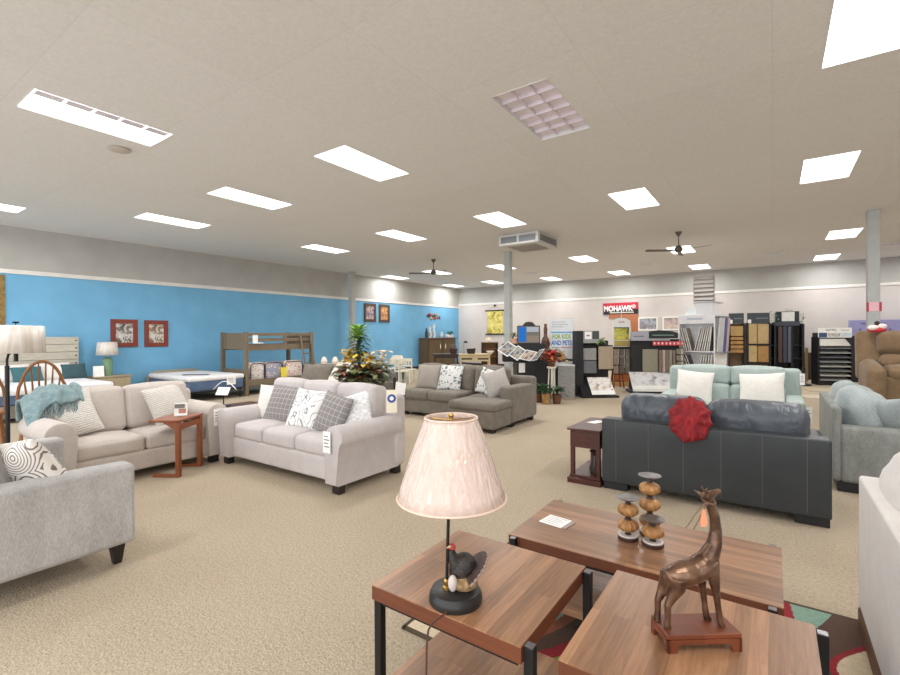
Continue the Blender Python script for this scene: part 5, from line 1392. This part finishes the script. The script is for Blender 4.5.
# big black carpet rack
d = 12.0
t = kit('carpet_rack', 'large black carpet rack with silver header and slanted white photo base', 'display', 653.5, d, 26)
box('back_panel', BLACKP, t, -.55, .66, .1, .2, .05, 1.36, .006)
box('left_post', BLACKP, t, -.55, -.30, -.02, .1, .3, 1.20, .004)
hd = box('header', plain('header_silver', (176, 176, 188), .4), t, -.55, .40, -.02, .1, 1.32, 1.56, .006)
box('header_print', plain('header_violet_print', (120, 116, 140), .6), hd, -.50, -.24, -.024, -.02, 1.42, 1.45, 0)
MB().prism([(-.12, 1.38), (.58, 1.38), (.58, 1.52), (.40, 1.57), (.1, 1.59), (-.12, 1.56)], 'y', -.05, -.024).build('dark_header', plain('header_forest', (34, 44, 42), .5), t, smooth=False)
box('dark_header_print', plain('header_green_print', (120, 150, 140), .6), t, -.04, .48, -.054, -.05, 1.45, 1.475, 0)
rd = [plain('tag_pink', (226, 96, 104), .6), plain('tag_white', (240, 226, 226), .6)]
for k in range(8): box('price_ticket', rd[0], t, -.03+.095*k, .05+.095*k, -.06, -.03, 1.20, 1.30, 0); box('ticket_mark', rd[1], t, -.005+.095*k, .03+.095*k, -.064, -.06, 1.23, 1.275, 0)
box('wide_swatch', SW[6], t, -.28, .09, -.05, -.01, .52, 1.10, .005)
for k, i in enumerate((2, 5, 2, 6, 2)): box('hanging_swatch', SW[i], t, .11+.082*k, .18+.082*k, -.1, .02, .50, 1.08, .004)
b = MB()
for k in range(3): b.cyl((.53+.095*k, -.06, .3), (.53+.095*k, -.06, 1.14), .008, n=6)
for k in range(6): b.cyl((.53, -.06, .3+.165*k), (.72, -.06, .3+.165*k), .008, n=6)
b.build('wire_grid', BLACK, t)
for i in range(2):
    for j in range(5): box('small_swatch', SW[(6, 3)[i]], t, .54+.095*i, .615+.095*i, -.05, -.035, .315+.165*j, .45+.165*j, .002)
box('base', BLACKP, t, -.66, .66, -.50, .2, 0, .06, .006)
ph = MB().bx(-.62, .62, -.012, 0, 0, .60).build('photo_panel', art('white_bedroom_photo', [(120, 120, 124), (226, 226, 228), (242, 242, 244), (170, 168, 168)], 3.5), t, smooth=False, loc=(0, -.46, .10), rot=(R(-48), 0, 0))
box('white_margin', PAPER, ph, -.62, .62, -.016, -.012, 0, .13, 0)
box('front_lip', PAPER, t, -.62, .62, -.49, -.47, .04, .13, 0)

# white shelf tower
t = thing('shelf_tower', 'tall white shelf tower with leaning sample boards in the middle back', 'shelf', (-1.62, 13.38, 0), -14)
WT = plain('tower_white', (246, 246, 248), .5)
TX, TD = .43, .78
for sx in (-1, 1): box('side_panel', WT, t, sx*TX-.015, sx*TX+.015, 0, TD, 0, 1.98, .004)
box('back_panel', WT, t, -TX, TX, TD*.5, TD*.5+.02, 0, 1.98, 0)
for z in (.1, .54, 1.05): box('shelf', WT, t, -TX, TX, .02, TD*.5, z-.03, z, .003)
hd = box('header', WT, t, -TX, TX, 0, TD, 1.75, 1.98, .004); box('header_print', plain('header_pale_print', (196, 202, 220), .6), hd, -.22, .16, -.003, 0, 1.85, 1.90, 0)
MB().bx(-.06, .36, .1, .70, 1.98, 2.28, .006).build('top_box', WT, t, smooth=False); box('cornice', plain('tower_cornice', (206, 206, 210), .5), t, -.08, .40, .06, .74, 2.28, 2.32, .006)
box('acrylic_sign', plain('pale_acrylic', (220, 224, 222), .3), t, -.40, -.08, .3, .31, 1.98, 2.20, 0)
box('side_ledge', GREYM, t, TX+.015, TX+.10, .02, TD, 1.90, 1.94, .003); box('side_ledge', GREYM, t, TX+.015, TX+.14, .02, TD, 1.00, 1.03, .003)
tw = t
M0 = Matrix.Translation(t.location) @ Matrix.Rotation(R(-14), 4, 'Z')
BOARDC = [plain('board_%d' % k, c, .6, 0, .1, 12) for k, c in enumerate(((206, 202, 196), (120, 112, 108), (226, 224, 220), (160, 150, 140), (92, 88, 90), (196, 190, 186)))]
def sampleboard(px_, z, lean, h_, m, lb, yy=.12):
    c = M0 @ Vector((px_, yy, z))
    t = thing('sample_board', lb, 'sample board', c, -14, 'sample boards in the white shelf tower')
    MB().bx(-.012, .012, -.1, .16, 0, h_, .002).build('board', m, t, smooth=False, rot=(0, R(lean), 0))
    MB().bx(-.0125, .0125, -.106, -.1, 0, h_, .0).build('edge_label', BOARDC[2], t, smooth=False, rot=(0, R(lean), 0))
for k in range(4): sampleboard(-.29+.055*k, 1.055, -14, .60, BOARDC[(0, 1, 2, 3)[k]], 'sample board leaning left on the upper shelf of the white tower')
for k in range(7): sampleboard(-.05+.058*k, 1.055, 14-.9*k if k < 6 else 6, .62, BOARDC[(4, 2, 1, 5, 3, 0, 4)[k]], 'sample board leaning right on the upper shelf of the white tower')
for k in range(4): sampleboard(-.30+.06*k, .545, -20, .42, BOARDC[(0, 5, 1, 4)[k]], 'sample board leaning left on the lower shelf of the white tower')
for k in range(5): sampleboard(.08+.06*k, .545, 6, .42, BOARDC[(5, 2, 3, 0, 2)[k]], 'sample board standing upright on the lower shelf of the white tower')
sd_cols = [plain('plank_pale_blue', (206, 214, 226), .5), plain('plank_navy_edge', (96, 100, 140), .5), plain('plank_lilac', (200, 178, 188), .5), plain('plank_pale_grey', (214, 216, 214), .5)]
for k in range(4):
    c = M0 @ Vector((TX+.05, .12+.19*k, 1.032))
    t = thing('sample_plank', ('pale grey plank on the side of the white tower, nearest the front', 'pale blue plank on the side of the white tower', 'navy-edged plank on the side of the white tower', 'lilac plank on the side of the white tower, furthest back')[k], 'sample plank', c, -14, 'planks on the tower side')
    MB().bx(-.012, .012, -.085, .085, 0, .86, .003).build('plank', sd_cols[(3, 0, 1, 2)[k]], t, smooth=False, rot=(0, R(4), 0))

# wood sample racks further back
HDR = plain('rack_header_charcoal', (62, 70, 76), .5)
WSAM = [wood('oak_sample_%d' % k, c, tuple(int(x*.9) for x in c), .5, 'x', .7, .2, 1) for k, c in enumerate(((206, 178, 128), (186, 142, 84), (214, 186, 130), (170, 150, 120), (196, 160, 100)))]
def wrack(label, px, d, w_, rz, n):
    t = kit('wood_sample_rack', label, 'display', px, d, rz, 'dark headed wood sample racks')
    for sx in (-1, 1): box('post', BLACKP, t, sx*w_/2-.02, sx*w_/2+.02, -.1, .14, 0, 1.82, .003)
    hd = box('header', HDR, t, -w_/2, w_/2, -.06, -.02, 1.80, 2.12, .003); box('header_card', PAPER, hd, -w_/2+.01, -w_/2+.10, -.065, -.06, 1.80, 1.92, 0); box('header_print', plain('header_dim_print', (120, 130, 136), .6), hd, -.06, w_/2-.04, -.064, -.06, 1.94, 1.97, 0)
    box('back', plain('rack_back_brown', (120, 98, 74), .7), t, -w_/2, w_/2, .1, .14, .1, 1.8, 0); box('base', BLACKP, t, -w_/2-.02, w_/2+.02, -.2, .18, 0, .1, .004)
    return t
t = wrack('dark headed rack of honey oak samples just right of the white tower', 736, 14.4, .40, 12, 5)
for k in range(5): box('sample', WSAM[1 if k else 4], t, -.16, .17, -.1-.012*k, .06, 1.42-.13*k+(.0 if k else .0), 1.52-.13*k+(.2 if not k else 0), .003)
t = wrack('dark headed rack of pale oak boards left of the black shelving', 758, 14.2, .58, 12, 4)
for j, (z0, z1) in enumerate(((1.18, 1.78), (.62, 1.12))):
    box('sample', WSAM[2], t, -.26, -.05, -.12, .04, z0, z1, .003); box('sample', WSAM[0 if j == 0 else 1], t, -.03, .26, -.08, .04, z0, z1, .003)
    box('shelf_bar', BLACKP, t, -.28, .28, -.13, .1, z0-.05, z0-.01, .003)
t = kit('sample_slab', 'tall tan-brown sample panel between the two dark headed racks', 'panel', 747, 14.6, 12)
box('board', wood('walnut_panel', (150, 128, 104), (136, 114, 92), .5, 'z', .6, .2, 2), t, -.15, .15, -.03, .03, 0, 1.78, .004)
# black shelving with notice
d = 14.3
t = kit('black_shelving', 'black shelving unit with a white notice and trailing leaves on top', 'shelf', 785, d, 8)
for x in (-.46, -.28, .14, .42): box('upright', BLACKP, t, x-.03, x+.03, -.2, .2, 0, 1.78 if x > .3 else 1.84, .004)
box('top_bar', plain('slate_bar', (66, 72, 84), .5), t, -.30, .34, -.22, -.16, 1.72, 1.84, .004)
box('back', plain('black_back', (34, 32, 38), .6), t, -.46, .44, .16, .2, 0, 1.80, 0)
box('upper_box', plain('dark_green_box', (40, 54, 56), .6), t, -.24, .34, -.1, .18, 1.84, 2.16, .004)
for z in (.1, .7, 1.1): box('shelf', BLACKP, t, -.44, .42, -.18, .16, z, z+.03, .003)
for k in range(3): box('dark_plank', plain('plank_%d' % k, ((88, 62, 58), (58, 66, 88), (96, 98, 112))[k], .5), t, -.2+.12*k, -.1+.12*k, -.2, -.17, .6, 1.70, .003)
box('notice', PAPER, t, -.10, .22, -.125, -.105, 1.86, 2.14, 0)
foliage('trailing_foliage', plain('pale_trailing_leaf', (128, 158, 138), .6, 0, .2), t, (-.34, -.1, 2.02), 26, (.08, .06, .1), .09, .02, .5, .9)
foliage('trailing_foliage', bpy.data.materials['pale_trailing_leaf'], t, (.40, -.1, 1.98), 22, (.04, .05, .12), .09, .02, .5, .9)
foliage('foliage', bpy.data.materials['pale_trailing_leaf'], t, (.1, 0, 2.2), 14, (.15, .05, .02), .1, .02, .8, .4)
MB().lathe([(0, 0), (.2, 0), (.2, .03), (.06, .08), (.05, .5), (0, .5)], n=20).build('display_pole_base', BLACKP, None); o = bpy.data.objects['display_pole_base']; o.location = (*fx(803, 13.2), 0); o.name = 'display_stand'; tag(o, 'black round-footed display stand in front of the black shelving', 'stand')
t = kit('yardstick', 'pale wooden plank leaning at the right of the black shelving', 'plank', 806.5, 14.2, 8)
MB().bx(-.04, .04, -.01, .01, 0, 1.05).build('plank', WSAM[2], t, smooth=False, loc=(0, 0, 0))
t = kit('dark_crate', 'dark brown low cabinet against the wall beside the plank sample rack', 'cabinet', 809, 15.0, 8)
box('case', plain('dark_brown_case', (66, 56, 52), .6), t, -.22, .22, -.2, .2, 0, .86, .005); box('door', plain('dark_brown_door', (74, 62, 56), .6), t, -.18, .18, -.215, -.2, .06, .8, .003)
# rack of flooring boards
d = 13.4
t = kit('flooring_rack', 'grey rack of stacked flooring boards with a white and blue header', 'display', 831.5, d, 20)
for sx in (-1, 1): box('side', BLACKP, t, sx*.40-.02, sx*.40+.02, -.2, .2, 0, 1.38, .004)
hd = box('header', PAPER, t, -.41, .40, -.2, -.17, 1.36, 1.64, .003)
text('header_lettering', 'HARTWELL', .085, plain('header_ink', (40, 44, 56), .6), hd, (-.10, -.203, 1.575), sx=.62)
box('header_print', INK, hd, .14, .34, -.203, -.2, 1.565, 1.58, 0); box('header_blue', plain('header_navy', (56, 82, 128), .6), hd, -.40, -.20, -.204, -.2, 1.37, 1.50, 0); box('header_photo', art('header_room_photo', [(90, 84, 80), (220, 218, 214), (120, 110, 104)], 8), hd, -.18, .12, -.204, -.2, 1.38, 1.49, 0); box('header_pale', plain('header_ice', (206, 222, 232), .6), hd, .14, .38, -.204, -.2, 1.38, 1.50, 0)
box('back', BLACKP, t, -.39, .39, .16, .2, 0, 1.5, 0); box('base', BLACKP, t, -.42, .42, -.22, .2, 0, .1, .004)
fl_c = [plain('board_face_%d' % k, c, .5) for k, c in enumerate(((186, 182, 172), (120, 124, 126), (168, 172, 170), (104, 108, 112), (150, 154, 154), (178, 180, 176), (132, 136, 138), (190, 188, 180), (160, 162, 160)))]
for k in range(9):
    z = 1.22-.13*k
    MB().box((0, -.06, z), (.74, .34, .022), (R(34 if k == 0 else 14), 0, 0)).build('flooring_board', fl_c[k], t, smooth=False)
# violet display wall behind the recliner
t = thing('violet_display', 'long violet header display on the back wall behind the brown recliner', 'display', (3.27, 18.6, 0), 0)
box('cabinet', BLACKP, t, -1.35, 1.5, -.1, .5, 0, 1.42, .008)
hd = box('header', plain('violet_header', (150, 148, 196), .5), t, -1.35, -.15, -.12, .3, 1.40, 1.88, .006); box('header', plain('navy_header', (66, 70, 118), .5), t, -.1, .55, -.12, .3, 1.40, 1.88, .006); box('header', plain('dark_room_photo', (70, 74, 82), .5), t, .55, 1.5, -.12, .3, 1.40, 1.88, .006)
box('header_print', plain('violet_print', (92, 86, 140), .6), hd, -1.1, -.55, -.124, -.12, 1.75, 1.79, 0)
for k in range(4): box('header_print', plain('violet_mark', (110, 104, 160), .6), hd, -1.15+.22*k, -1.09+.22*k, -.124, -.12, 1.56, 1.62, 0)
MB().ball((.2, -.12, 1.68), (.14, .01, .1), 12, 6).build('header_motif', plain('light_blue_motif', (130, 160, 206), .5), t)
# notices on the right column
t = thing('column_notice', 'pink notice with red edges taped to the right column', 'notice', (1.55, 11.645, 1.98), 0)
box('sheet', plain('pink_sheet', (240, 190, 200), .6), t, -.075, .075, -.008, -.002, -.08, .09, 0)
for sx in (-1, 1): box('red_edge', plain('red_edge', (176, 60, 70), .6), t, sx*.09-.018, sx*.09+.018, -.010, -.002, -.085, .085, 0)
o = MB().bx(-.03, .03, -.03, 0, -.1, .1, .005).build('wall_sensor', plain('sensor_cream', (222, 208, 176), .6), loc=(2.53, WY-.002, 2.79)); tag(o, 'small cream device on the back wall beside the right column', 'device')
# floor sample mats
for k, (px, py, w_, h_, c, lb) in enumerate(((815, 397, .5, .7, (196, 184, 164), 'pale sample mat lying on the floor behind the turquoise loveseat'), (821, 390, .7, .9, (182, 168, 142), 'larger tan sample mat on the floor in front of the flooring rack'))):
    q = at(px, py, 1.0)-EYE; s_ = -1.5/q.z; pnt = EYE+q*s_
    o = MB().bx(-w_/2, w_/2, -h_/2, h_/2, .001, .012).build('floor_mat', plain('mat_%d' % k, c, .9), loc=(pnt.x, pnt.y, 0), rot=(0, 0, R(10)), smooth=False); tag(o, lb, 'mat')

# ------------------------------------------------------------------ world, camera, view
w = bpy.data.worlds.new('daylight'); S.world = w; w.use_nodes = True
bg = w.node_tree.nodes['Background']; bg.inputs[0].default_value = (.93, .96, 1, 1); bg.inputs[1].default_value = 4.3
cam = bpy.data.cameras.new('camera'); co = bpy.data.objects.new('camera', cam); COL.objects.link(co)
cam.sensor_fit = 'HORIZONTAL'; cam.sensor_width = 36; cam.lens = 36*FPX/900; cam.clip_start = .05
co.matrix_world = Matrix(((cr.x, cu.x, -cf.x, EYE.x), (cr.y, cu.y, -cf.y, EYE.y), (cr.z, cu.z, -cf.z, EYE.z), (0, 0, 0, 1)))
S.camera = co
S.view_settings.view_transform = 'Standard'; S.view_settings.look = 'None'; S.view_settings.gamma = 1; S.view_settings.use_curve_mapping = False
S.view_settings.exposure = -.3
S.cycles.use_denoising = True; S.cycles.max_bounces = 8; S.cycles.diffuse_bounces = 5; S.cycles.sample_clamp_indirect = 6
